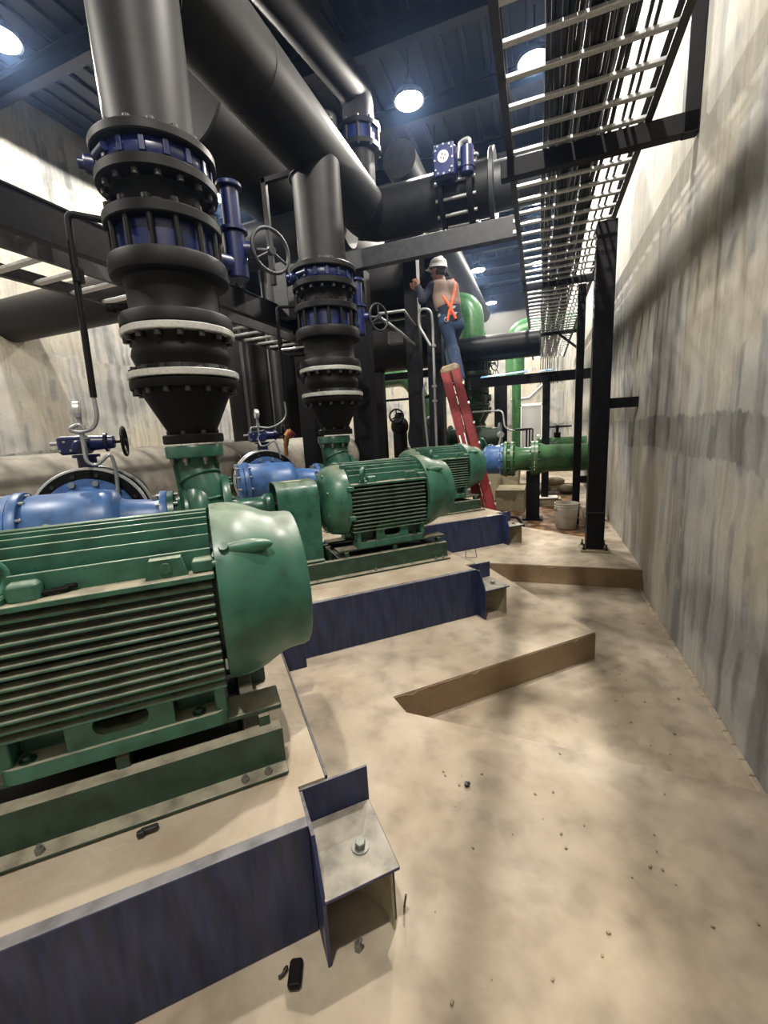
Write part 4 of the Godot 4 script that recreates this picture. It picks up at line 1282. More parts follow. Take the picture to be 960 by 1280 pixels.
# ------------------------------------------------------------------ cable ladder along the wall
func make_tray() -> void:
	var y := 3.5
	var t := thing("cable_ladder", "long black cable ladder full of cables overhead along the right concrete wall", "cable ladder", Vector3(0, y, 0))
	var b: MB
	for s in [[-0.243, 1.0], [0.652, -1.0]]:
		b = MB.new().box(Vector3(s[0], 0.05, -6.6), Vector3(0.014, 0.125, 15.4)).box(Vector3(s[0] + s[1] * 0.016, -0.01, -6.6), Vector3(0.045, 0.008, 15.4)).box(Vector3(s[0] + s[1] * 0.016, 0.11, -6.6), Vector3(0.045, 0.008, 15.4))
		part(t, "side_rail", b, mt.tray)
	var rg := MB.new().box(Vector3.ZERO, Vector3(0.88, 0.024, 0.04), 0.006).mesh()
	for k in 65: same(t, "rung", rg, mt.rung, Vector3(0.205, 0.0, 0.9 - k * 0.236))
	# cables
	var rng := RandomNumberGenerator.new(); rng.seed = 77
	var xs := [-0.005, 0.03, 0.062, 0.098, 0.13, 0.16, 0.19, 0.222, 0.252, 0.285, 0.312, 0.345, 0.375, 0.41, 0.475, 0.52]
	var idx := 0
	for x in xs:
		for layer in 2:
			if layer == 1 and (idx % 3 == 2 or x > 0.4): continue
			var pts := []
			var r := rng.randf_range(0.010, 0.016) if x < 0.45 else 0.011
			for k in 46:
				var z := 1.0 - k * 0.335
				var w := 0.010 * sin(z * 1.7 + idx) + rng.randf_range(-0.004, 0.004)
				pts.append(Vector3(x + w + layer * 0.016, y + 0.014 + r + layer * 0.028 + 0.003 * sin(z * 2.3 + idx * 2.0), z))
			if layer == 0 and idx % 2 == 0:
				pts.append(Vector3(x, y - 0.05, -14.25)); pts.append(Vector3(x, y - 0.5 - 0.05 * (idx % 4), -14.35)); pts.append(Vector3(x, y - 0.75, -14.4))
			var m := MB.new().tube(pts, r, 7)
			if x > 0.45: one("power_cable", "single black cable lying apart near the wall side of the overhead cable ladder", "cable", m, mt.cable, "loose cables on the wall side of the cable ladder")
			else: one("power_cable", "black power cable bundled along the middle of the overhead cable ladder", "cable", m, mt.cable, "bundled cables on the cable ladder")
		idx += 1
	# hangers: trapeze near the camera, thinner bars farther on
	t = thing("ladder_bracket", "heavy black bracket under the cable ladder, turning up beside the wall at the top right", "bracket", Vector3(0, 0, -3.62))
	b = MB.new().box(Vector3(0.31, 3.415, 0), Vector3(1.21, 0.12, 0.075), 0.004)
	part(t, "cross_bar", b, mt.beam)
	b = MB.new().box(Vector3(0.875, 5.15, 0), Vector3(0.085, 3.6, 0.075), 0.004)
	part(t, "upright", b, mt.beam)
	t = thing("ladder_bracket", "black cross bar carrying the cable ladder behind the tall black column", "bracket", Vector3(0, 0, -6.65))
	b = MB.new().box(Vector3(0.235, 3.44, 0), Vector3(0.98, 0.075, 0.06), 0.004)
	part(t, "cross_bar", b, mt.beam)
	t = thing("ladder_bracket", "thin black cross bar with diagonal brace under the far end of the cable ladder", "bracket", Vector3(0, 0, -10.2))
	b = MB.new().box(Vector3(0.27, 3.44, 0), Vector3(1.03, 0.06, 0.06), 0.004)
	part(t, "cross_bar", b, mt.beam)
	b = MB.new().bar(Vector3(0.35, 3.42, 0), Vector3(0.76, 3.06, 0), 0.045, 0.045)
	part(t, "brace", b, mt.beam)
	# columns
	t = thing("steel_column", "tall black box column with bolted base plate near the right wall", "column", Vector3(0.575, 0.19, -4.97))
	b = MB.new().box(Vector3(0, 1.63, 0), Vector3(0.175, 3.24, 0.16), 0.006)
	part(t, "shaft", b, mt.beam)
	b = MB.new().box(Vector3(0, 0.012, 0), Vector3(0.29, 0.022, 0.27), 0.003)
	part(t, "base_plate", b, mt.conc)
	b = MB.new().box(Vector3(0, 0.43, 0), Vector3(0.178, 0.012, 0.163))
	part(t, "weld_seam", b, mt.tray)
	for k in [[-0.11, -0.1], [-0.11, 0.1], [0.11, -0.1], [0.11, 0.1]]:
		b = MB.new().cyl(Vector3(k[0], 0.022, k[1]), Vector3(k[0], 0.045, k[1]), 0.018, -1, 6).cyl(Vector3(k[0], 0.04, k[1]), Vector3(k[0], 0.085, k[1]), 0.009, -1, 8)
		part(t, "anchor_bolt", b, mt.boltdark)
	b = MB.new().box(Vector3(0.216, 1.56, 0.0), Vector3(0.262, 0.10, 0.10), 0.004)
	part(t, "wall_tie", b, mt.beam)
	t = thing("steel_column", "slender black post standing behind the white bucket", "column", Vector3(0.527, 0.0, -6.94))
	b = MB.new().box(Vector3(0, 1.74, 0), Vector3(0.10, 3.42, 0.10), 0.004)
	part(t, "shaft", b, mt.beam)
	b = MB.new().box(Vector3(0.19, 0.72, 0.0), Vector3(0.38, 0.10, 0.08), 0.003)
	part(t, "wall_tie", b, mt.beam)

# ------------------------------------------------------------------ far left: suction header, risers, sensing lines
func make_left() -> void:
	var t := thing("suction_header", "thick pale gray suction header pipe lying along the left wall", "pipe", Vector3(-4.35, 1.10, 0))
	var b := MB.new().cyl(Vector3(0, 0, 1.5), Vector3(0, 0, -9.5), 0.47, -1, 64)
	part(t, "pipe", b, mt.pipe_gray)
	for z in [-0.5, -2.6, -5.6, -8.0]:
		part(t, "saddle", MB.new().box(Vector3(0, -0.68, z), Vector3(0.8, 0.46, 0.25), 0.01), mt.conc)
	part(t, "seam_band", MB.new().torus(Vector3(0, 0, -4.9), Vector3.BACK, 0.47, 0.012, 48, 8), mt.pipe_gray)
	var i := 0
	for k in [[-5.2, -6.66, 0.22], [-5.12, -7.3, 0.255], [-5.19, -8.4, 0.30]]:
		var lab: String = ["leftmost black vertical pipe between the two black stacks", "middle black vertical pipe between the two black stacks", "thick black vertical pipe just left of the right black stack"][i]
		var p := thing("vertical_pipe", lab, "pipe", Vector3(k[0], 0.19, k[1]))
		part(p, "pipe", MB.new().cyl(Vector3.ZERO, Vector3(0, 4.9, 0), k[2], -1, 36), mt.black_flat)
		part(p, "bracket_strip", MB.new().box(Vector3(k[2] * 0.9, 2.4, k[2] * 0.55), Vector3(0.04, 4.8, 0.04)), mt.steelgray)
		i += 1
	# impulse lines with gauges, one per suction valve
	var nearer := func(list: Array) -> Array:
		var o := []
		for p in list: o.append(Vector3(0, 1.6, 0) + (p - Vector3(0, 1.6, 0)) * 0.945)
		return o
	impulse("left black stack down to the left navy gear box", nearer.call([Vector3(-2.55, 3.11, -2.42), Vector3(-2.76, 3.11, -2.40), Vector3(-2.955, 3.13, -2.22), Vector3(-2.975, 1.95, -2.19)]),
		nearer.call([Vector3(-2.975, 1.95, -2.19), Vector3(-2.97, 1.82, -2.185), Vector3(-3.0, 1.74, -2.16), Vector3(-3.05, 1.715, -2.10), Vector3(-3.085, 1.735, -2.06), Vector3(-3.05, 1.765, -2.10), Vector3(-3.03, 1.73, -2.12)]), Vector3(-2.89, 1.60, -2.0), 1.0,
		nearer.call([Vector3(-3.04, 1.62, -2.10), Vector3(-3.02, 1.51, -2.09), Vector3(-2.98, 1.48, -2.13), Vector3(-2.93, 1.54, -2.2), Vector3(-2.925, 1.42, -2.22), Vector3(-2.93, 1.15, -2.2)]))
	impulse("right black stack down to the right navy gear box", [Vector3(-2.38, 3.03, -4.38), Vector3(-2.58, 3.03, -4.46), Vector3(-2.77, 3.02, -4.33), Vector3(-2.775, 2.0, -4.31)],
		[Vector3(-2.775, 2.0, -4.31), Vector3(-2.775, 1.86, -4.32), Vector3(-2.82, 1.77, -4.28), Vector3(-2.93, 1.715, -4.20), Vector3(-3.02, 1.725, -4.13), Vector3(-3.09, 1.72, -4.07), Vector3(-3.10, 1.66, -4.06)], Vector3(-3.035, 1.62, -4.12), 0.8,
		[Vector3(-3.04, 1.62, -4.11), Vector3(-3.0, 1.52, -4.08), Vector3(-2.94, 1.52, -4.12), Vector3(-2.88, 1.56, -4.18), Vector3(-2.85, 1.47, -4.2), Vector3(-2.84, 1.36, -4.22)])
	b = MB.new()
	b.cyl(Vector3(-2.74, 1.60, -4.24), Vector3(-2.70, 1.66, -4.26), 0.045, -1, 14); b.cyl(Vector3(-2.77, 1.5, -4.24), Vector3(-2.74, 1.6, -4.24), 0.03, -1, 12); b.cyl(Vector3(-2.77, 1.38, -4.24), Vector3(-2.77, 1.5, -4.24), 0.022, -1, 10)
	t = thing("small_fitting", "small brass fitting with dark red cap beside the black post under the right stack", "fitting")
	part(t, "stem", b, mt.brass)
	part(t, "cap", MB.new().cyl(Vector3(-2.72, 1.615, -4.25), Vector3(-2.675, 1.655, -4.27), 0.05, -1, 14), mt.darkred)
	# square posts carrying the frame behind the right stack
	var posts := [[-3.02, -5.35, 0.23, 3.4, "black square post left of the right discharge stack, standing behind the blue fitting"], [-2.17, -5.35, 0.2, 3.4, "black square post just right of the right discharge stack"],
		[-1.96, -7.05, 0.215, 4.1, "black square column left of the pair beside the worker"], [-1.60, -7.05, 0.235, 4.1, "black square column right of the pair, next to the worker"]]
	for p in posts:
		b = MB.new().box(Vector3(0, p[3] / 2, 0), Vector3(p[2], p[3], p[2]), 0.006)
		b.box(Vector3(0, 0.012, 0), Vector3(p[2] + 0.12, 0.024, p[2] + 0.12))
		one("steel_post", p[4], "post", b, mt.beam, "", Vector3(p[0], 0.19, p[1]))
	# galvanised conduits on the column beside the worker
	b = MB.new().tube(bend([Vector3(-1.40, 0.3, -6.02), Vector3(-1.40, 3.0, -6.02), Vector3(-1.42, 3.2, -6.02), Vector3(-1.58, 3.22, -6.0), Vector3(-1.59, 3.0, -5.98), Vector3(-1.5, 2.85, -5.98), Vector3(-1.43, 2.72, -5.98)], 0.09, 6), 0.018, 10)
	t = thing("conduit", "bright galvanised conduit bent over at the top on the column left of the worker", "conduit")
	part(t, "tube", b, mt.galv)
	for y in [1.98, 2.18, 2.72]: part(t, "clamp", MB.new().box(Vector3(-1.40, y, -6.02), Vector3(0.07, 0.03, 0.05), 0.004), mt.galv)
	b = MB.new().tube(bend([Vector3(-1.50, 0.3, -6.0), Vector3(-1.52, 1.3, -6.0), Vector3(-1.55, 1.7, -6.0), Vector3(-1.565, 2.12, -6.0), Vector3(-1.53, 2.25, -6.02)], 0.2, 5), 0.016, 10)
	one("conduit", "shorter gray conduit beside the bright one, behind the third motor", "conduit", b, mt.galv)

func impulse(words: String, pipe: Array, hook: Array, g: Vector3, sc: float, hose: Array) -> void:
	var t := thing("sensing_line", "thin black sensing pipe from the %s" % words, "pipe")
	part(t, "pipe", MB.new().tube(bend(pipe, 0.04, 5), 0.021 * sc, 12), mt.black_flat)
	part(t, "vent_stub", MB.new().cyl(pipe[1], pipe[1] + Vector3(0, 0.17, 0), 0.016 * sc, -1, 10), mt.black_flat)
	part(t, "coupling", MB.new().cyl(pipe[2] + Vector3(0, -0.32, 0), pipe[2] + Vector3(0, -0.4, 0), 0.034 * sc, -1, 8), mt.black_flat)
	part(t, "siphon_hook", MB.new().tube(bez(hook, 5), 0.014 * sc, 10), mt.galv)
	t = thing("pressure_gauge", "small round pressure gauge beside the %s" % words.get_slice(" down to the ", 1), "gauge", g)
	var n := Vector3(0.75, 0, 0.66).normalized()
	var side := Vector3(n.z, 0, -n.x)
	var b := MB.new().cyl(Vector3(0, -0.05, 0), Vector3(0, 0.20, 0), 0.016 * sc, -1, 10)
	b.cyl(Vector3(0, 0.10, 0), Vector3(0, 0.15, 0), 0.026 * sc, -1, 8); b.cyl(Vector3(0, 0.06, 0), Vector3(0.08, 0.07, 0.0), 0.007, -1, 8)
	part(t, "stem", b, mt.galv)
	var hc := Vector3(0, 0.20 + 0.055, 0)
	b = MB.new().cyl(hc - side * 0.022, hc + side * 0.018, 0.055, -1, 28, 0.005)
	part(t, "case", b, mt.alu)
	part(t, "dial", MB.new().cyl(hc + side * 0.018, hc + side * 0.02, 0.047, -1, 28), mt.white)
	b = MB.new().tube(bez(hose, 5), 0.012 * sc, 10)
	one("flexible_hose", "thin silver hose looping beside the %s" % words.get_slice(" down to the ", 1), "hose", b, mt.galv)

# ------------------------------------------------------------------ beyond the third motor
func make_far() -> void:
	var b: MB
	var t := thing("green_pipe", "green flanged suction pipe running from the blue fitting to the right wall, behind the bucket", "pipe", Vector3(0, 1.03, -7.25))
	b = MB.new()
	b.xf = MB.along(Vector3(-0.55, 0, 0), Vector3.RIGHT)
	b.lathe([Vector2(0, 0.0), Vector2(0.27, 0.0), Vector2(0.29, 0.01), Vector2(0.29, 0.05), Vector2(0.23, 0.06), Vector2(0.225, 0.10), Vector2(0.285, 0.11), Vector2(0.285, 0.15), Vector2(0.21, 0.17), Vector2(0.19, 0.22), Vector2(0.19, 0.42), Vector2(0.285, 0.425), Vector2(0.285, 0.47), Vector2(0, 0.47)], 44)
	part(t, "spool", b, mt.green_pipe)
	b = MB.new()
	b.xf = MB.along(Vector3(-0.07, 0, 0), Vector3.RIGHT)
	b.lathe([Vector2(0, 0.0), Vector2(0.285, 0.0), Vector2(0.285, 0.045), Vector2(0.26, 0.05), Vector2(0.215, 0.16), Vector2(0.215, 0.99), Vector2(0, 0.99)], 44)
	part(t, "run", b, mt.green_pipe)
	b = MB.new()
	b.xf = MB.along(Vector3(-0.55, 0, 0), Vector3.RIGHT)
	b.bolts(0.26, -0.03, 0.18, 12, 0.014).bolts(0.26, 0.40, 0.56, 12, 0.014)
	stuff(part(t, "bolt_ring", b, mt.green_far))
	t = thing("suction_diffuser", "blue fitting at the end of the green pipe, right of the red ladder", "fitting", Vector3(0, 1.03, -7.25))
	b = MB.new()
	b.xf = MB.along(Vector3(-0.555, 0, 0), Vector3.LEFT)
	b.lathe([Vector2(0, 0), Vector2(0.26, 0), Vector2(0.26, 0.04), Vector2(0.235, 0.06), Vector2(0.235, 0.26), Vector2(0.22, 0.30), Vector2(0.17, 0.33), Vector2(0.15, 0.36), Vector2(0.15, 0.55), Vector2(0.2, 0.56), Vector2(0.2, 0.6), Vector2(0, 0.6)], 40)
	part(t, "body", b, mt.blue)
	b = MB.new()
	b.xf = MB.along(Vector3(-0.555, 0, 0), Vector3.LEFT)
	b.bolts(0.235, -0.02, 0.065, 12, 0.013)
	stuff(part(t, "bolt_ring", b, mt.galv))
	b = MB.new().box(Vector3(-0.095, 0.41, -7.25), Vector3(0.21, 0.84, 0.2), 0.006).box(Vector3(-0.095, 0.045, -7.25), Vector3(0.32, 0.025, 0.3))
	one("pipe_support", "black steel stand under the green pipe, left of the white bucket", "stand", b, mt.beam)
	b = MB.new().cyl(Vector3(0.0, 1.05, -9.9), Vector3(0.92, 1.05, -9.9), 0.22, -1, 32)
	b.xf = MB.along(Vector3(0.0, 1.05, -9.9), Vector3.LEFT)
	b.lathe([Vector2(0, 0), Vector2(0.3, 0), Vector2(0.3, 0.06), Vector2(0, 0.06)], 32)
	one("green_pipe", "second green pipe behind the flanged green suction pipe", "pipe", b, mt.green_pipe)
	t = thing("gate_valve", "black valve with a flat horizontal handwheel over the second green pipe", "valve", Vector3(0.35, 1.25, -9.9))
	part(t, "stem", MB.new().cyl(Vector3(0, 0, 0), Vector3(0, 0.26, 0), 0.03, -1, 12).cyl(Vector3(0, 0, 0), Vector3(0, 0.12, 0), 0.07, -1, 16), mt.black)
	part(t, "handwheel", wheel(Vector3(0, 0.24, 0), Vector3.UP, 0.27, 0.018), mt.black)
	for k in 2:
		var gs := Vector3(-1.33, 0.55, -9.15) if k == 0 else Vector3(-1.52, 0.55, -11.5)
		dup(pump0, ["dark pump casing under the green stack behind the worker", "dark pump casing under the farthest green stack"][k], gs + M * 1.77, MA)
		one("concrete_block", ["concrete pad under the pump of the green stack behind the worker", "concrete pad under the pump of the farthest green stack"][k], "block", MB.new().box(Vector3(0, 0.275, 0), Vector3(0.7, 0.17, 0.55), 0.01), mt.conc, "", gs - Vector3(0, 0.37, 0), MA)
	# black cross beam with post, pale strips on it
	b = MB.new().box(Vector3(-0.17, 2.40, -8.5), Vector3(2.18, 0.17, 0.12), 0.004)
	one("cross_beam", "black low beam crossing under the far end of the cable ladder", "beam", b, mt.beam)
	b = MB.new().box(Vector3(0.10, 1.19, -8.5), Vector3(0.13, 2.25, 0.13), 0.004)
	one("steel_post", "black post holding up the low beam under the far cable ladder", "post", b, mt.beam)
	for k in [[-0.64, 0.86, "longer"], [0.10, 0.24, "shorter"]]:
		b = MB.new()
		b.xf = Transform3D(Basis(Vector3.BACK, 0.04) * Basis(Vector3.RIGHT, 0.25), Vector3(k[0], 2.515, -8.45))
		b.box(Vector3.ZERO, Vector3(k[1], 0.012, 0.16), 0.004)
		one("pale_strip", "%s pale blue strip lying on the low black beam" % k[2], "strip", b, mt.skyblue)
	t = thing("black_pipe", "thick black horizontal pipe stub with light end ring beside the green elbow", "pipe", Vector3(0, 3.03, -8.6))
	part(t, "pipe", MB.new().cyl(Vector3(-2.4, 0, 0), Vector3(-0.02, 0, 0), 0.235, -1, 44), mt.black)
	part(t, "end_ring", MB.new().torus(Vector3(-0.02, 0, 0), Vector3.RIGHT, 0.228, 0.014, 40, 8).cyl(Vector3(-0.05, 0, 0), Vector3(-0.03, 0, 0), 0.22, -1, 32), mt.steelgray)
	b = MB.new().cyl(Vector3(-0.6, 0.19, -12.0), Vector3(-0.6, 2.75, -12.0), 0.115, -1, 28)
	one("vertical_pipe", "slim green vertical pipe beyond the low black beam", "pipe", b, mt.green_pipe)
	b = MB.new().tube(bend([Vector3(-0.72, 2.9, -13.5), Vector3(-0.72, 4.28, -13.5), Vector3(0.91, 4.28, -13.5)], 0.42, 10), 0.27, 32)
	one("elbow_pipe", "far green pipe elbow seen past the left rail of the cable ladder", "pipe", b, mt.green_pipe)
	# tubing over the blue fitting
	b = MB.new().tube(bend([Vector3(-1.2, 1.86, -8.2), Vector3(-0.68, 1.85, -8.1), Vector3(-0.63, 1.8, -8.05), Vector3(-0.6, 1.55, -8.0), Vector3(-0.5, 1.49, -8.0), Vector3(-0.24, 1.48, -8.0)], 0.09, 6), 0.017, 10)
	one("sensing_line", "silver bent tube above the far blue fitting", "tube", b, mt.galv)
	for k in 3:
		b = MB.new().tube(bend([Vector3(-0.46 + 0.04 * k, 1.5 + 0.0 * k, -8.0 + 0.05 * k), Vector3(-0.22 + 0.05 * k, 1.5, -8.0 + 0.05 * k), Vector3(-0.22 + 0.05 * k, 1.0, -7.8 + 0.12 * k)], 0.03, 4), 0.016, 8)
		one("bent_bar", "black bent bar standing over the green pipe flange", "bar", b, mt.black, "bent bars over the green pipe")
	t = thing("pressure_gauge", "small pale gauge above the far blue fitting", "gauge", Vector3(-0.67, 1.42, -8.0))
	part(t, "case", MB.new().cyl(Vector3(-0.02, 0, -0.02), Vector3(0.02, 0, 0.03), 0.055, -1, 20), mt.alu)
	part(t, "stem", MB.new().cyl(Vector3(0, -0.04, 0), Vector3(0, -0.28, 0.62), 0.015, -1, 8), mt.galv)
	# blocks, paper, bags on the wet bay
	b = MB.new().box(Vector3(-0.50, 0.22, -8.25), Vector3(0.52, 0.40, 0.7), 0.015)
	one("concrete_block", "olive concrete block on the wet floor left of the black pipe stand", "block", b, mt.conc)
	b = MB.new().box(Vector3(-0.85, 0.42, -9.3), Vector3(0.9, 0.8, 0.6), 0.015)
	one("concrete_block", "taller dim concrete pad behind the olive block", "block", b, mt.conc)
	b = MB.new().box(Vector3(0.19, 0.10, -8.55), Vector3(0.42, 0.15, 0.3), 0.01)
	one("concrete_block", "low gray block under the sheet of white paper", "block", b, mt.conc)
	b = MB.new()
	b.xf = Transform3D(Basis(Vector3.BACK, 0.03), Vector3(0.15, 0.19, -8.5))
	b.box(Vector3.ZERO, Vector3(0.36, 0.025, 0.26), 0.006)
	one("paper_pack", "flat white pack of paper lying on the low gray block", "paper", b, mt.paper)
	var rng := RandomNumberGenerator.new(); rng.seed = 3
	for k in 3:
		b = MB.new().ball(Vector3.ZERO, Vector3(0.26, 0.10, 0.18), 18)
		var lab: String = ["pale sand bag slumped behind the green pipe, lying left", "pale sand bag behind the green pipe, middle of the three", "pale sand bag behind the green pipe, nearest the slender post"][k]
		one("sand_bag", lab, "bag", b, mt.dustpile, "sand bags behind the green pipe", Vector3(0.0 + k * 0.3, 0.27 if k == 1 else 0.12, -10.1 - 0.1 * (k % 2)), 0.4 * k)
	b = MB.new().tube(bez([Vector3(-0.55, 0.05, -7.0), Vector3(-0.45, 0.12, -6.9), Vector3(-0.33, 0.13, -6.85), Vector3(-0.25, 0.05, -6.8), Vector3(-0.22, 0.045, -6.65)], 6), 0.022, 10)
	one("rubber_hose", "short black hose curled on the wet floor before the olive block", "hose", b, mt.rubber)
	for k in 2:
		b = MB.new().box(Vector3(0, 0.14, 0), Vector3(0.12, 0.26, 0.16), 0.03)
		b.box(Vector3(0, 0.30, 0), Vector3(0.05, 0.06, 0.05), 0.015)
		one("plastic_can", ["gray plastic can standing behind the black box column", "dark can standing in front of the gray can by the column"][k], "can", b, [mt.pipe_gray, mt.black_flat][k], "", Vector3(0.80 - 0.1 * k, 0.19, -6.5 + 0.4 * k))
	# bucket
	t = thing("bucket", "white plastic bucket with wire bail on the wet floor by the slender post", "bucket", Vector3(0.385, 0.03, -6.70), 0.4)
	b = MB.new().lathe([Vector2(0, 0.0), Vector2(0.138, 0.0), Vector2(0.143, 0.006), Vector2(0.160, 0.285), Vector2(0.170, 0.287), Vector2(0.170, 0.297), Vector2(0.161, 0.30), Vector2(0.162, 0.325), Vector2(0.171, 0.327), Vector2(0.171, 0.337), Vector2(0.164, 0.34), Vector2(0.166, 0.365), Vector2(0.172, 0.368), Vector2(0.172, 0.376), Vector2(0.160, 0.376), Vector2(0.156, 0.30), Vector2(0.14, 0.02), Vector2(0, 0.02)], 48)
	var tub := part(t, "tub", b, mt.white)
	b = MB.new()
	var bl := []
	for k in 13:
		var a := PI * k / 12.0
		bl.append(Vector3(-0.174 * cos(a), 0.29 - 0.135 * sin(a), 0.03 + 0.155 * sin(a) + 0.02))
	b.tube(bl, 0.0035, 6)
	b.cyl(Vector3(-0.168, 0.29, 0.05), Vector3(-0.185, 0.29, 0.05), 0.02, -1, 12); b.cyl(Vector3(0.168, 0.29, 0.05), Vector3(0.185, 0.29, 0.05), 0.02, -1, 12)
	part(t, "bail", b, mt.galv)
	part(tub, "residue", MB.new().cyl(Vector3(0, 0.25, 0), Vector3(0, 0.27, 0), 0.154, -1, 32), mt.dustpile)
	# dark frame and pumps far behind the posts
	b = MB.new().box(Vector3(-3.1, 2.74, -9.0), Vector3(2.6, 0.14, 0.14), 0.004)
	one("cross_beam", "far black beam behind the square posts, over the bright gaps", "beam", b, mt.beam)
	b = MB.new().box(Vector3(-3.1, 2.30, -9.6), Vector3(2.8, 0.05, 0.05), 0.004)
	one("cable_rail", "thin dark rail below the far black beam", "rail", b, mt.beam)
	for k in [[-3.9, "left"], [-1.95, "right"]]:
		b = MB.new().box(Vector3(0, 1.24, 0), Vector3(0.16, 2.48, 0.16), 0.004)
		one("steel_post", "far black post under the %s part of the far black beam" % k[0 + 1], "post", b, mt.beam, "", Vector3(k[0], 0.19, -9.0))
	b = MB.new().cyl(Vector3(-4.4, 4.05, -7.8), Vector3(-1.8, 4.05, -7.8), 0.46, -1, 44, 0.02)  # two thick pipes added as dark bulk to keep this background dark
	one("black_pipe", "upper thick black pipe added to fill the dark left of the worker's hands", "pipe", b, mt.rubber)
	b = MB.new().cyl(Vector3(-4.4, 3.12, -7.8), Vector3(-1.8, 3.12, -7.8), 0.43, -1, 44, 0.02)
	for k in [-2.88]: b.box(Vector3(k, 1.45, -7.8), Vector3(0.17, 2.52, 0.17), 0.004)
	one("black_pipe", "lower thick black pipe on square legs added to fill the dark left of the worker", "pipe", b, mt.rubber)
	b = MB.new().cyl(Vector3(-2.15, 1.25, -10.45), Vector3(-0.85, 1.25, -10.45), 0.30, -1, 36)
	for k in [-2.1, -1.5, -0.92]: b.cyl(Vector3(k, 1.25, -10.45), Vector3(k + 0.06, 1.25, -10.45), 0.4, -1, 36, 0.008)
	b.box(Vector3(-1.6, 0.6, -10.45), Vector3(0.3, 0.85, 0.3))
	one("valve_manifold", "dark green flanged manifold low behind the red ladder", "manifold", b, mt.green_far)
	b = MB.new().box(Vector3(-0.93, 1.45, -11.2), Vector3(0.30, 2.6, 0.2), 0.004)
	one("steel_post", "broad black post behind the green stacks, beside the slim green pipe", "post", b, mt.beam)
	b = MB.new().tube(bend([Vector3(-4.4, 2.78, -9.8), Vector3(-2.9, 2.82, -9.8), Vector3(-2.6, 2.3, -9.8), Vector3(-2.6, 0.19, -9.8)], 0.35, 8), 0.2, 28)
	one("elbow_pipe", "pale green pipe bend glimpsed between the dark posts", "pipe", b, mt.green_pipe)
	b = MB.new().tube([Vector3(-2.18, 3.24, -6.0), Vector3(-1.8, 3.235, -6.02), Vector3(-1.9, 3.23, -6.95)], 0.02, 10)
	one("strut", "bright level strut running right from the handwheel at the right stack", "strut", b, mt.galv)
	b = MB.new().tube([Vector3(-2.18, 3.22, -6.0), Vector3(-1.86, 2.95, -6.02), Vector3(-1.92, 2.94, -6.95)], 0.02, 10)
	one("strut", "bright slanting strut below the level one at the right stack", "strut", b, mt.galv)
	b = MB.new().box(Vector3(-1.96, 2.90, -6.06), Vector3(0.2, 0.17, 0.1), 0.01)
	one("junction_box", "dark gray box under the slanting strut", "box", b, mt.tray)
	t = thing("gate_valve", "dark gate valve with handwheel silhouetted against the bright gap between posts", "valve", Vector3(-2.97, 0.19, -9.2))
	part(t, "body", MB.new().cyl(Vector3(0, 0.0, 0), Vector3(0, 1.35, 0), 0.16, -1, 24).ball(Vector3(0, 1.5, 0), Vector3(0.2, 0.22, 0.2), 20).cyl(Vector3(0, 1.6, 0), Vector3(0, 1.8, 0), 0.08, -1, 16), mt.black_flat)
	part(t, "handwheel", wheel(Vector3(0.0, 1.72, 0.2), Vector3(0.4, 0.2, 1), 0.15, 0.02), mt.black)
	t = thing("booster_pump", "gray booster pump with arched hose in the bright gap left of the two columns", "pump", Vector3(-2.33, 0.19, -8.95))
	part(t, "base", MB.new().box(Vector3(0, 0.35, 0), Vector3(0.7, 0.7, 0.5), 0.02), mt.black_flat)
	part(t, "casing", MB.new().cyl(Vector3(-0.3, 1.25, 0), Vector3(0.25, 1.25, 0.05), 0.26, -1, 28, 0.04).ball(Vector3(0.2, 1.5, 0.1), Vector3(0.17, 0.2, 0.17), 18), mt.steelgray)
	part(t, "elbow", MB.new().tube(bez([Vector3(-0.35, 0.95, 0.25), Vector3(-0.1, 0.9, 0.3), Vector3(0.2, 0.93, 0.3), Vector3(0.3, 0.8, 0.3), Vector3(0.3, 0.6, 0.3)], 5), 0.1, 18), mt.flange)
	part(t, "hose", MB.new().tube(bez([Vector3(-0.33, 1.35, 0.05), Vector3(-0.25, 1.75, 0.05), Vector3(-0.08, 2.0, 0.05), Vector3(0.15, 2.1, 0.05)], 6), 0.025, 10), mt.black_flat)
	# galvanised line and a pale door on the back wall
	b = MB.new().tube(bend([Vector3(-1.2, 2.62, -19.4), Vector3(-0.45, 2.66, -19.4), Vector3(0.2, 3.25, -19.4), Vector3(0.85, 3.3, -19.4)], 0.1, 4), 0.045, 10)
	one("wall_conduit", "gray conduit kinked across the back wall", "conduit", b, mt.galv)
	var dr := Node3D.new(); dr.name = "door_1"; add_child(dr); dr.set_meta("kind", "structure")
	struct("door_leaf", MB.new().box(Vector3(-0.35, 1.25, -19.46), Vector3(0.8, 2.1, 0.06), 0.004), paint(Color(0.5, 0.5, 0.5), 0.5), dr)
	struct("door_frame", MB.new().box(Vector3(-0.80, 1.28, -19.44), Vector3(0.1, 2.2, 0.1)).box(Vector3(0.10, 1.28, -19.44), Vector3(0.1, 2.2, 0.1)).box(Vector3(-0.35, 2.36, -19.44), Vector3(1.0, 0.1, 0.1)), mt.white, dr)


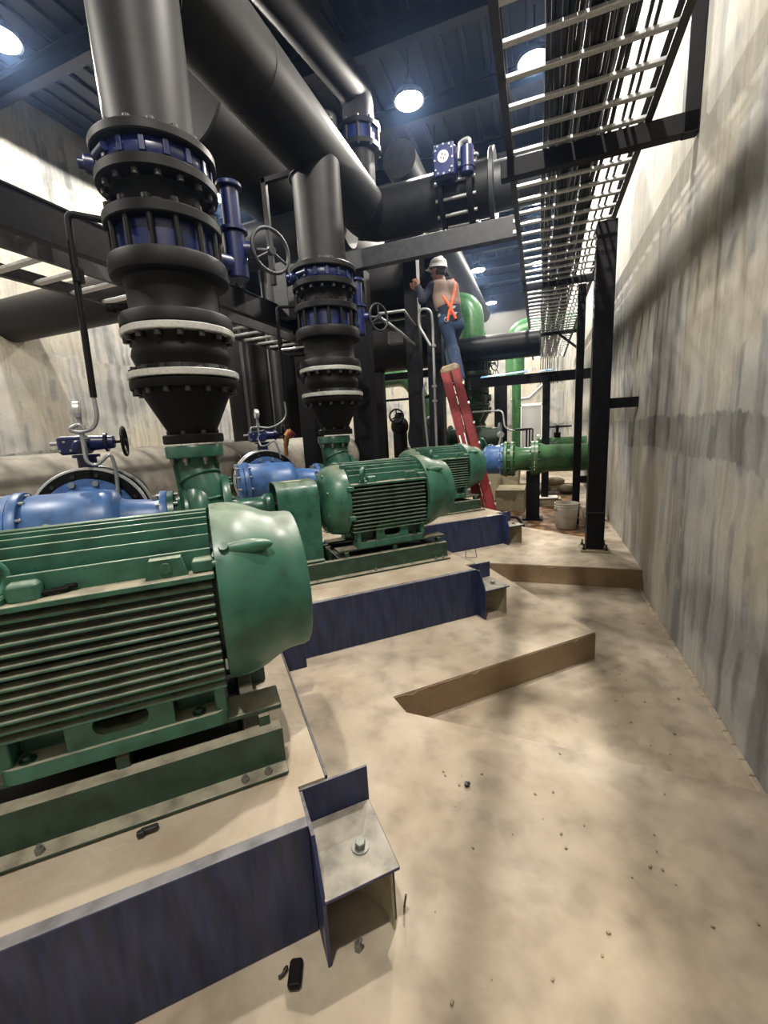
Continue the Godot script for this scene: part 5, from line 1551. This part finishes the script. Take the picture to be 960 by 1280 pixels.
func nets(bones: Array, k: float, cell: float) -> MB:
	# smooth union of tapered capsules [a, b, ra, rb], meshed as surface nets
	var lo := Vector3.ONE * INF; var hi := -Vector3.ONE * INF
	for q in bones:
		var r := maxf(q[2], q[3]) + k + cell * 2
		for e in [q[0], q[1]]:
			lo = lo.min(e - Vector3.ONE * r); hi = hi.max(e + Vector3.ONE * r)
	var nx := int(ceil((hi.x - lo.x) / cell)) + 1; var ny := int(ceil((hi.y - lo.y) / cell)) + 1; var nz := int(ceil((hi.z - lo.z) / cell)) + 1
	var f := PackedFloat32Array(); f.resize(nx * ny * nz); f.fill(1.0)
	for q in bones:
		var a: Vector3 = q[0]; var d: Vector3 = q[1] - a
		var dd := maxf(d.length_squared(), 1e-9)
		var r0: float = q[2]; var dr: float = q[3] - q[2]
		var rr := maxf(q[2], q[3]) + k + cell * 2
		var l: Vector3 = (a.min(q[1]) - Vector3.ONE * rr - lo) / cell; var h: Vector3 = (a.max(q[1]) + Vector3.ONE * rr - lo) / cell
		for z in range(maxi(0, int(l.z)), mini(nz, int(h.z) + 2)):
			for y in range(maxi(0, int(l.y)), mini(ny, int(h.y) + 2)):
				var o := (z * ny + y) * nx
				for x in range(maxi(0, int(l.x)), mini(nx, int(h.x) + 2)):
					var p := lo + Vector3(x, y, z) * cell - a
					var t := clampf(p.dot(d) / dd, 0.0, 1.0)
					var s := p.distance_to(d * t) - r0 - dr * t
					var w := f[o + x]
					var m := maxf(k - absf(w - s), 0.0)
					f[o + x] = minf(w, s) - m * m * 0.25 / k
	var b := MB.new()
	var id := {}
	for z in nz - 1:
		for y in ny - 1:
			for x in nx - 1:
				var o := (z * ny + y) * nx + x
				var neg := 0
				var val := []
				for c in 8:
					var w := f[o + (c & 1) + ((c >> 1) & 1) * nx + ((c >> 2) & 1) * nx * ny]
					val.append(w)
					if w < 0.0: neg += 1
				if neg == 0 or neg == 8: continue
				var sum := Vector3.ZERO; var cnt := 0
				for e in [[0, 1], [2, 3], [4, 5], [6, 7], [0, 2], [1, 3], [4, 6], [5, 7], [0, 4], [1, 5], [2, 6], [3, 7]]:
					var u: float = val[e[0]]; var v2: float = val[e[1]]
					if (u < 0.0) != (v2 < 0.0):
						var t := u / (u - v2)
						var pa := Vector3(e[0] & 1, (e[0] >> 1) & 1, (e[0] >> 2) & 1); var pb := Vector3(e[1] & 1, (e[1] >> 1) & 1, (e[1] >> 2) & 1)
						sum += pa.lerp(pb, t); cnt += 1
				var g := Vector3(val[1] + val[3] + val[5] + val[7] - val[0] - val[2] - val[4] - val[6], val[2] + val[3] + val[6] + val[7] - val[0] - val[1] - val[4] - val[5], val[4] + val[5] + val[6] + val[7] - val[0] - val[1] - val[2] - val[3])
				id[o] = b.vt(lo + (Vector3(x, y, z) + sum / cnt) * cell, g)
	var step := [1, nx, nx * ny]
	for o in id:
		for ax in 3:
			var u: int = step[(ax + 1) % 3]; var v3: int = step[(ax + 2) % 3]
			if (f[o] < 0.0) == (f[o + step[ax]] < 0.0): continue
			if id.has(o - u) and id.has(o - v3) and id.has(o - u - v3):
				b.tri(id[o], id[o - u], id[o - u - v3]); b.tri(id[o], id[o - u - v3], id[o - v3])
	return b

func hand(wrist: Vector3, dir: Vector3, up: Vector3) -> Array:
	# palm, four curled fingers of different length, thumb from the palm's side
	var s := dir.cross(up).normalized()
	var out := [[wrist, wrist + dir * 0.05, 0.026, 0.03]]
	for k in 4: out.append([wrist + dir * 0.03, wrist + dir * 0.085 + s * (-0.03 + 0.02 * k), 0.016, 0.012])
	var lens := [0.034, 0.040, 0.037, 0.028]
	for k in 4:
		var a := wrist + dir * 0.085 + s * (-0.03 + 0.021 * k)
		var c: Vector3 = a + (dir * 0.8 + up * 0.35) * lens[k]
		var e: Vector3 = c + (dir * 0.15 + up * 0.8) * lens[k] * 0.8
		out.append([a, c, 0.0095, 0.0085]); out.append([c, e, 0.0085, 0.0075])
	var th := wrist + dir * 0.03 - s * 0.03
	out.append([th, th + dir * 0.03 - s * 0.025 + up * 0.015, 0.013, 0.011]); out.append([th + dir * 0.03 - s * 0.025 + up * 0.015, th + dir * 0.055 - s * 0.02 + up * 0.04, 0.010, 0.009])
	return out

func make_worker() -> void:
	# red ladder first: two closed pairs of channel rails with steps
	var foot := Vector3(-0.63, 0.19, -5.86); var top := Vector3(-1.235, 2.40, -6.32)
	var L := (top - foot).normalized()
	var T := L.cross(Vector3(-0.2, 0.05, -0.98)).normalized()
	if T.x < 0.0: T = -T
	var Wd := L.cross(T).normalized()
	var len := foot.distance_to(top)
	var t := thing("step_ladder", "closed red fibreglass step ladder with tan top, leaning under the worker", "ladder", foot)
	var b: MB
	for w in [-0.2, 0.2]:
		for s in [[-0.072, 0.122], [0.070, 0.118]]:
			b = MB.new()
			b.xf = Transform3D(Basis(T, L, T.cross(L)), T * s[0] + Wd * w)
			b.box(Vector3(0, len * 0.5 - 0.03, 0), Vector3(s[1], len - 0.06, 0.012), 0.003)
			b.box(Vector3(-s[1] * 0.47, len * 0.5 - 0.03, 0.015), Vector3(0.008, len - 0.06, 0.03)); b.box(Vector3(s[1] * 0.47, len * 0.5 - 0.03, 0.015), Vector3(0.008, len - 0.06, 0.03))
			part(t, "rail", b, mt.red)
	for k in 7:
		b = MB.new()
		b.xf = Transform3D(Basis(T, L, T.cross(L)), L * (0.3 + k * 0.29))
		b.box(Vector3(-0.072, 0, 0), Vector3(0.09, 0.025, 0.40), 0.004)
		part(t, "step", b, mt.alu)
		b = MB.new()
		b.xf = Transform3D(Basis(T, L, T.cross(L)), L * (0.3 + k * 0.29))
		b.box(Vector3(0.13, 0, 0.2), Vector3(0.03, 0.035, 0.05), 0.004); b.box(Vector3(0.13, 0, -0.2), Vector3(0.03, 0.035, 0.05), 0.004)
		part(t, "brace_clip", b, mt.alu)
	b = MB.new()
	b.xf = Transform3D(Basis(T, L, T.cross(L)), L * (len * 0.53))
	b.box(Vector3(-0.10, 0, 0.212), Vector3(0.022, 0.2, 0.008), 0.002); b.box(Vector3(-0.03, -0.03, 0.214), Vector3(0.015, 0.3, 0.008), 0.002)
	b.box(Vector3(-0.10, 0, -0.212), Vector3(0.022, 0.2, 0.008), 0.002); b.box(Vector3(-0.03, -0.03, -0.214), Vector3(0.015, 0.3, 0.008), 0.002)
	part(t, "spreader", b, mt.alu)
	b = MB.new()
	b.xf = Transform3D(Basis(T, L, T.cross(L)), L * (len - 0.07))
	b.box(Vector3(0.0, 0.03, 0), Vector3(0.275, 0.14, 0.46), 0.05)
	part(t, "top_cap", b, mt.tan)
	# figure
	var f := Vector3(-0.55, 0, -0.835); var lft := Vector3(-0.835, 0, 0.55)
	var pel := Vector3(-1.235, 3.10, -6.50); var chest := Vector3(-1.33, 3.55, -6.55)
	var nk := Vector3(-1.385, 3.72, -6.575); var hd := Vector3(-1.43, 3.845, -6.60)
	var hl := pel + lft * 0.085 + Vector3(0, -0.04, 0); var hr := pel - lft * 0.085 + Vector3(0, -0.04, 0)
	var kl := Vector3(-1.185, 2.68, -6.38); var al := Vector3(-1.075, 2.27, -6.25)
	var kr := Vector3(-1.30, 2.74, -6.70); var ar := Vector3(-1.25, 2.43, -6.56)
	var sl := chest + lft * 0.165 + Vector3(-0.02, 0.06, 0); var sr := chest - lft * 0.165 + Vector3(-0.02, 0.06, 0)
	var el := Vector3(-1.62, 3.43, -6.38); var wl := Vector3(-1.70, 3.645, -6.42)
	var er := Vector3(-1.56, 3.56, -6.80); var wr := Vector3(-1.78, 3.69, -6.74)
	var torso := [[pel + lft * 0.055, chest + lft * 0.075, 0.105, 0.105], [pel - lft * 0.055, chest - lft * 0.075, 0.105, 0.105], [chest + lft * 0.075, sl, 0.10, 0.062], [chest - lft * 0.075, sr, 0.10, 0.062], [chest, nk, 0.10, 0.055]]
	var legs := [[hl, kl, 0.088, 0.058], [kl, al, 0.058, 0.042], [hr, kr, 0.088, 0.058], [kr, ar, 0.058, 0.042], [hl, hr, 0.09, 0.09]]
	var arms := [[sl, el, 0.055, 0.042], [el, wl, 0.042, 0.029], [sr, er, 0.055, 0.042], [er, wr, 0.042, 0.029]]
	var person := thing("person", "worker in white hard hat, jeans and orange safety harness standing on the red ladder", "person", al + Vector3(0, -0.09, 0))
	var off := -person.position
	var body := nets(torso + legs + arms + [[nk, hd, 0.055, 0.07]], 0.03, 0.016)
	var ht := f.rotated(Vector3.UP, 0.6)        # where the head looks
	var hs := Vector3.UP.cross(ht).normalized()
	var head := [[hd + Vector3(0, 0.03, 0) - ht * 0.02, hd + Vector3(0, 0.03, 0) + ht * 0.015, 0.088, 0.08], [hd + ht * 0.03 - Vector3(0, 0.06, 0), hd + ht * 0.05 - Vector3(0, 0.075, 0), 0.055, 0.04], [nk, hd, 0.055, 0.055],
		[hd + ht * 0.09 + Vector3(0, 0.02, 0), hd + ht * 0.112 - Vector3(0, 0.018, 0), 0.010, 0.016], [hd + ht * 0.075 - Vector3(0, 0.045, 0) + hs * 0.015, hd + ht * 0.075 - Vector3(0, 0.045, 0) - hs * 0.015, 0.012, 0.012],
		[hd + hs * 0.085 + Vector3(0, 0.02, 0), hd + hs * 0.085 - Vector3(0, 0.02, 0), 0.014, 0.01], [hd - hs * 0.085 + Vector3(0, 0.02, 0), hd - hs * 0.085 - Vector3(0, 0.02, 0), 0.014, 0.01],
		[hd + ht * 0.082 + hs * 0.03 + Vector3(0, 0.03, 0), hd + ht * 0.082 - hs * 0.03 + Vector3(0, 0.03, 0), 0.012, 0.012]]
	for extra in [nets(head, 0.015, 0.007), nets([[el.lerp(wl, 0.8), wl, 0.03, 0.027]] + hand(wl, (wl - el).normalized(), f), 0.008, 0.004), nets([[er.lerp(wr, 0.8), wr, 0.03, 0.027]] + hand(wr, (wr - er).normalized(), Vector3(-0.3, 0.9, -0.2).normalized()), 0.008, 0.004)]:
		var n0 := body.v.size()
		body.v.append_array(extra.v); body.n.append_array(extra.n); body.uv.append_array(extra.uv); body.c.append_array(extra.c)
		for q in extra.ix: body.ix.push_back(q + n0)
	part(person, "body", body, mt.skin).position = off
	var grow := func(list: Array, g: float) -> Array:
		var o := []
		for q in list: o.append([q[0], q[1], q[2] + g, q[3] + g])
		return o
	var jl: Array = grow.call(legs, 0.014)
	jl.append([pel + lft * 0.06, pel + lft * 0.06 + Vector3(-0.02, 0.07, 0), 0.112, 0.11]); jl.append([pel - lft * 0.06, pel - lft * 0.06 + Vector3(-0.02, 0.07, 0), 0.112, 0.11])
	jl.append([kl, al + Vector3(0, 0.02, 0), 0.075, 0.062]); jl.append([kr, ar + Vector3(0, 0.02, 0), 0.075, 0.062])
	part(person, "jeans", nets(jl, 0.03, 0.015), mt.jeans).position = off
	var shl: Array = grow.call([torso[0], torso[1], torso[2], torso[3], [chest, nk - Vector3(0, 0.03, 0), 0.09, 0.05], [sl, el, 0.06, 0.05], [el, el.lerp(wl, 0.85), 0.05, 0.037], [sr, er, 0.06, 0.05], [er, er.lerp(wr, 0.85), 0.05, 0.037]], 0.012)
	part(person, "long_sleeve_shirt", nets(shl, 0.03, 0.015), mt.navy_cloth).position = off
	var m1 := pel.lerp(chest, 0.60)
	var vl := [[m1 + lft * 0.068, chest + lft * 0.075 + Vector3(0, 0.02, 0), 0.132, 0.134], [m1 - lft * 0.068, chest - lft * 0.075 + Vector3(0, 0.02, 0), 0.132, 0.134], [chest + lft * 0.07, chest + lft * 0.12 + Vector3(-0.02, 0.06, 0), 0.12, 0.085], [chest - lft * 0.07, chest - lft * 0.12 + Vector3(-0.02, 0.06, 0), 0.12, 0.085]]
	part(person, "work_vest", nets(vl, 0.03, 0.015), mt.vest).position = off
	# harness: straps crossing on the back, leg loop and waist band
	var bk := -f
	var P := func(h: float, side: float, out: float) -> Vector3:
		return pel.lerp(chest, h) + lft * side + bk * out
	for st in [[P.call(1.32, -0.13, 0.07), P.call(1.05, -0.11, 0.135), P.call(0.6, -0.02, 0.15), P.call(0.25, 0.06, 0.135), P.call(0.0, 0.10, 0.11)], [P.call(0.75, 0.10, 0.125), P.call(0.5, 0.055, 0.148), P.call(0.3, 0.02, 0.145), P.call(0.05, -0.02, 0.13)]]:
		part(person, "harness_strap", MB.new().tube(bez(st, 5), 0.02, 8), mt.orange).position = off
	for hh in [0.22, 0.42]:
		b = MB.new()
		b.xf = Transform3D(Basis(lft * 1.0, Vector3.UP, lft.cross(Vector3.UP)), pel.lerp(chest, hh))
		b.xf = b.xf * Transform3D(Basis().scaled(Vector3(1.32, 1, 0.92)), Vector3.ZERO)
		b.lathe([Vector2(0.12, -0.02), Vector2(0.137, -0.018), Vector2(0.137, 0.018), Vector2(0.12, 0.02)], 32)
		part(person, "reflective_band", b, mt.reflect).position = off
	part(person, "harness_buckle", MB.new().torus(P.call(0.02, 0.12, 0.12), bk, 0.03, 0.009, 16, 8), mt.galv).position = off
	for q in [[al, f], [ar, f]]:
		var a: Vector3 = q[0]; var d: Vector3 = q[1]
		part(person, "boot", nets([[a + Vector3(0, 0.04, 0), a - Vector3(0, 0.04, 0), 0.055, 0.05], [a - d * 0.05 - Vector3(0, 0.05, 0), a + d * 0.14 - Vector3(0, 0.055, 0), 0.038, 0.034]], 0.03, 0.010), mt.boot).position = off
	part(person, "hair", nets([[hd - ht * 0.04 - Vector3(0, 0.02, 0), hd - ht * 0.03 + Vector3(0, 0.04, 0), 0.078, 0.09]], 0.01, 0.01), mt.hair).position = off
	b = MB.new()
	b.xf = Transform3D(Basis(hs, (Vector3.UP - ht * 0.12).normalized(), hs.cross((Vector3.UP - ht * 0.12).normalized())), hd + Vector3(0, 0.055, 0))
	b.xf = b.xf * Transform3D(Basis().scaled(Vector3(1.0, 1.0, 1.18)), Vector3.ZERO)
	b.lathe([Vector2(0.108, 0.0), Vector2(0.128, -0.012), Vector2(0.133, -0.008), Vector2(0.116, 0.012), Vector2(0.112, 0.05), Vector2(0.095, 0.095), Vector2(0.06, 0.125), Vector2(0.025, 0.135), Vector2(0, 0.136)], 40, 60.0)
	b.box(Vector3(0, 0.128, 0), Vector3(0.03, 0.02, 0.13), 0.008)
	var hat := part(person, "hard_hat", b, mt.helmet)
	hat.position = off
	b = MB.new()
	b.xf = Transform3D(Basis(hs, Vector3.UP, hs.cross(Vector3.UP)), hd + Vector3(0, 0.05, 0) + ht * 0.14)
	b.box(Vector3.ZERO, Vector3(0.15, 0.008, 0.07), 0.003)
	part(hat, "hat_peak", b, mt.helmet)

# ------------------------------------------------------------------ small loose things
func make_small() -> void:
	var b := MB.new()
	b.xf = Transform3D(Basis(Vector3.UP, -1.15), Vector3(-0.588, 0.205, -0.70))
	b.box(Vector3.ZERO, Vector3(0.062, 0.022, 0.035), 0.006)
	one("rubber_scrap", "black rubber block lying on the floor below the foreground bracket", "scrap", b, mt.black_flat)
	b = MB.new().tube(bez([Vector3(-0.625, 0.197, -0.70), Vector3(-0.618, 0.205, -0.705), Vector3(-0.622, 0.2, -0.69), Vector3(-0.63, 0.197, -0.683)], 4), 0.004, 6)
	one("metal_clip", "tiny bent clip beside the black rubber block", "clip", b, mt.boltdark)
	b = MB.new()
	b.xf = Transform3D(Basis(Vector3.UP, 0.6), Vector3(-0.255, 0.198, -1.44))
	b.cyl(Vector3(0, -0.006, 0), Vector3(0, 0.006, 0), 0.011, -1, 6); b.cyl(Vector3(0, 0.004, 0), Vector3(0.012, 0.006, 0.004), 0.006, -1, 8)
	one("hex_nut", "small hex nut lying alone on the open floor", "nut", b, mt.boltdark)
	b = MB.new().cyl(Vector3(0, -0.008, 0), Vector3(0, 0.012, 0), 0.012, -1, 6).cyl(Vector3(0, 0.01, 0), Vector3(0.01, 0.03, 0.0), 0.006, -1, 8)
	one("anchor_stud", "small anchor stud on the floor between the legs of the foreground bracket", "stud", b, mt.bolt, "", Vector3(-0.455, 0.198, -0.81))
	b = MB.new().cyl(Vector3(-0.365, 0.19, -0.95), Vector3(-0.35, 0.265, -0.93), 0.0035, -1, 6)
	one("wire_rod", "thin wire stub standing beside the foreground bracket", "wire", b, mt.boltdark)
	# scrap lying on the near motor's ledge and plinth
	b = MB.new()
	b.xf = Transform3D(Basis(Vector3.UP, MA + 0.15), unit(B1, -0.52) + M * -0.50 + N * 0.225 + Vector3(0, 0.692, 0))
	b.box(Vector3(0, 0, 0), Vector3(0.075, 0.010, 0.022), 0.003); b.box(Vector3(0.04, 0.002, -0.005), Vector3(0.03, 0.012, 0.016), 0.003)
	one("rubber_scrap", "black scrap lying on the dusty ledge of the nearest motor", "scrap", b, mt.black_flat)
	b = MB.new()
	b.xf = Transform3D(Basis(Vector3.UP, MA), B1 + M * -0.36 + N * -0.175 + Vector3(0, 0.368, 0))
	b.box(Vector3(0, 0, 0), Vector3(0.045, 0.014, 0.018), 0.004); b.box(Vector3(-0.02, 0, 0.006), Vector3(0.02, 0.018, 0.016), 0.004)
	one("metal_clip", "small gray clip lying on the plinth in front of the nearest skid rail", "clip", b, mt.flange)
	b = MB.new()
	b.xf = Transform3D(Basis(Vector3.UP, 0.5), Vector3(-0.80, 0.56, -5.28) )
	b.box(Vector3.ZERO, Vector3(0.34, 0.02, 0.07), 0.005)
	one("wood_scrap", "thin wooden lath lying on the third plinth before its skid", "lath", b, mt.tan)
	# chips of mortar on the floor
	var rng := RandomNumberGenerator.new(); rng.seed = 21
	var cp := MB.new()
	for k in 90:
		var p := Vector3(rng.randf_range(-0.5, 0.88), 0.19, rng.randf_range(-1.72, -0.6))
		if k % 3 == 0: p = Vector3(rng.randf_range(0.35, 0.88), 0.002, rng.randf_range(-4.2, -1.85))
		if k % 5 == 0: p = Vector3(rng.randf_range(-0.7, 0.85), 0.19, rng.randf_range(-5.1, -4.45))
		var s := rng.randf_range(0.003, 0.008)
		cp.xf = Transform3D(Basis(Vector3.UP, rng.randf() * 6.0), p + Vector3(0, s * 0.3, 0))
		cp.box(Vector3.ZERO, Vector3(s * 1.6, s, s * 1.1), s * 0.3)
	stuff(one("mortar_crumbs", "tiny mortar crumbs scattered over the dusty floor", "crumbs", cp, mt.dustpile))
	# chalk rectangle on the slab: a shallow recess plate
	b = MB.new()
	var c := [Vector3(-0.80, 0.191, -4.777), Vector3(-0.693, 0.191, -4.795), Vector3(-0.629, 0.191, -4.458), Vector3(-0.747, 0.191, -4.437)]
	for k in 4: b.bar(c[k], c[(k + 1) % 4], 0.008, 0.004)
	one("floor_outline", "small rectangular outline frame set in the slab beside the second bracket", "frame", b, mt.tray)
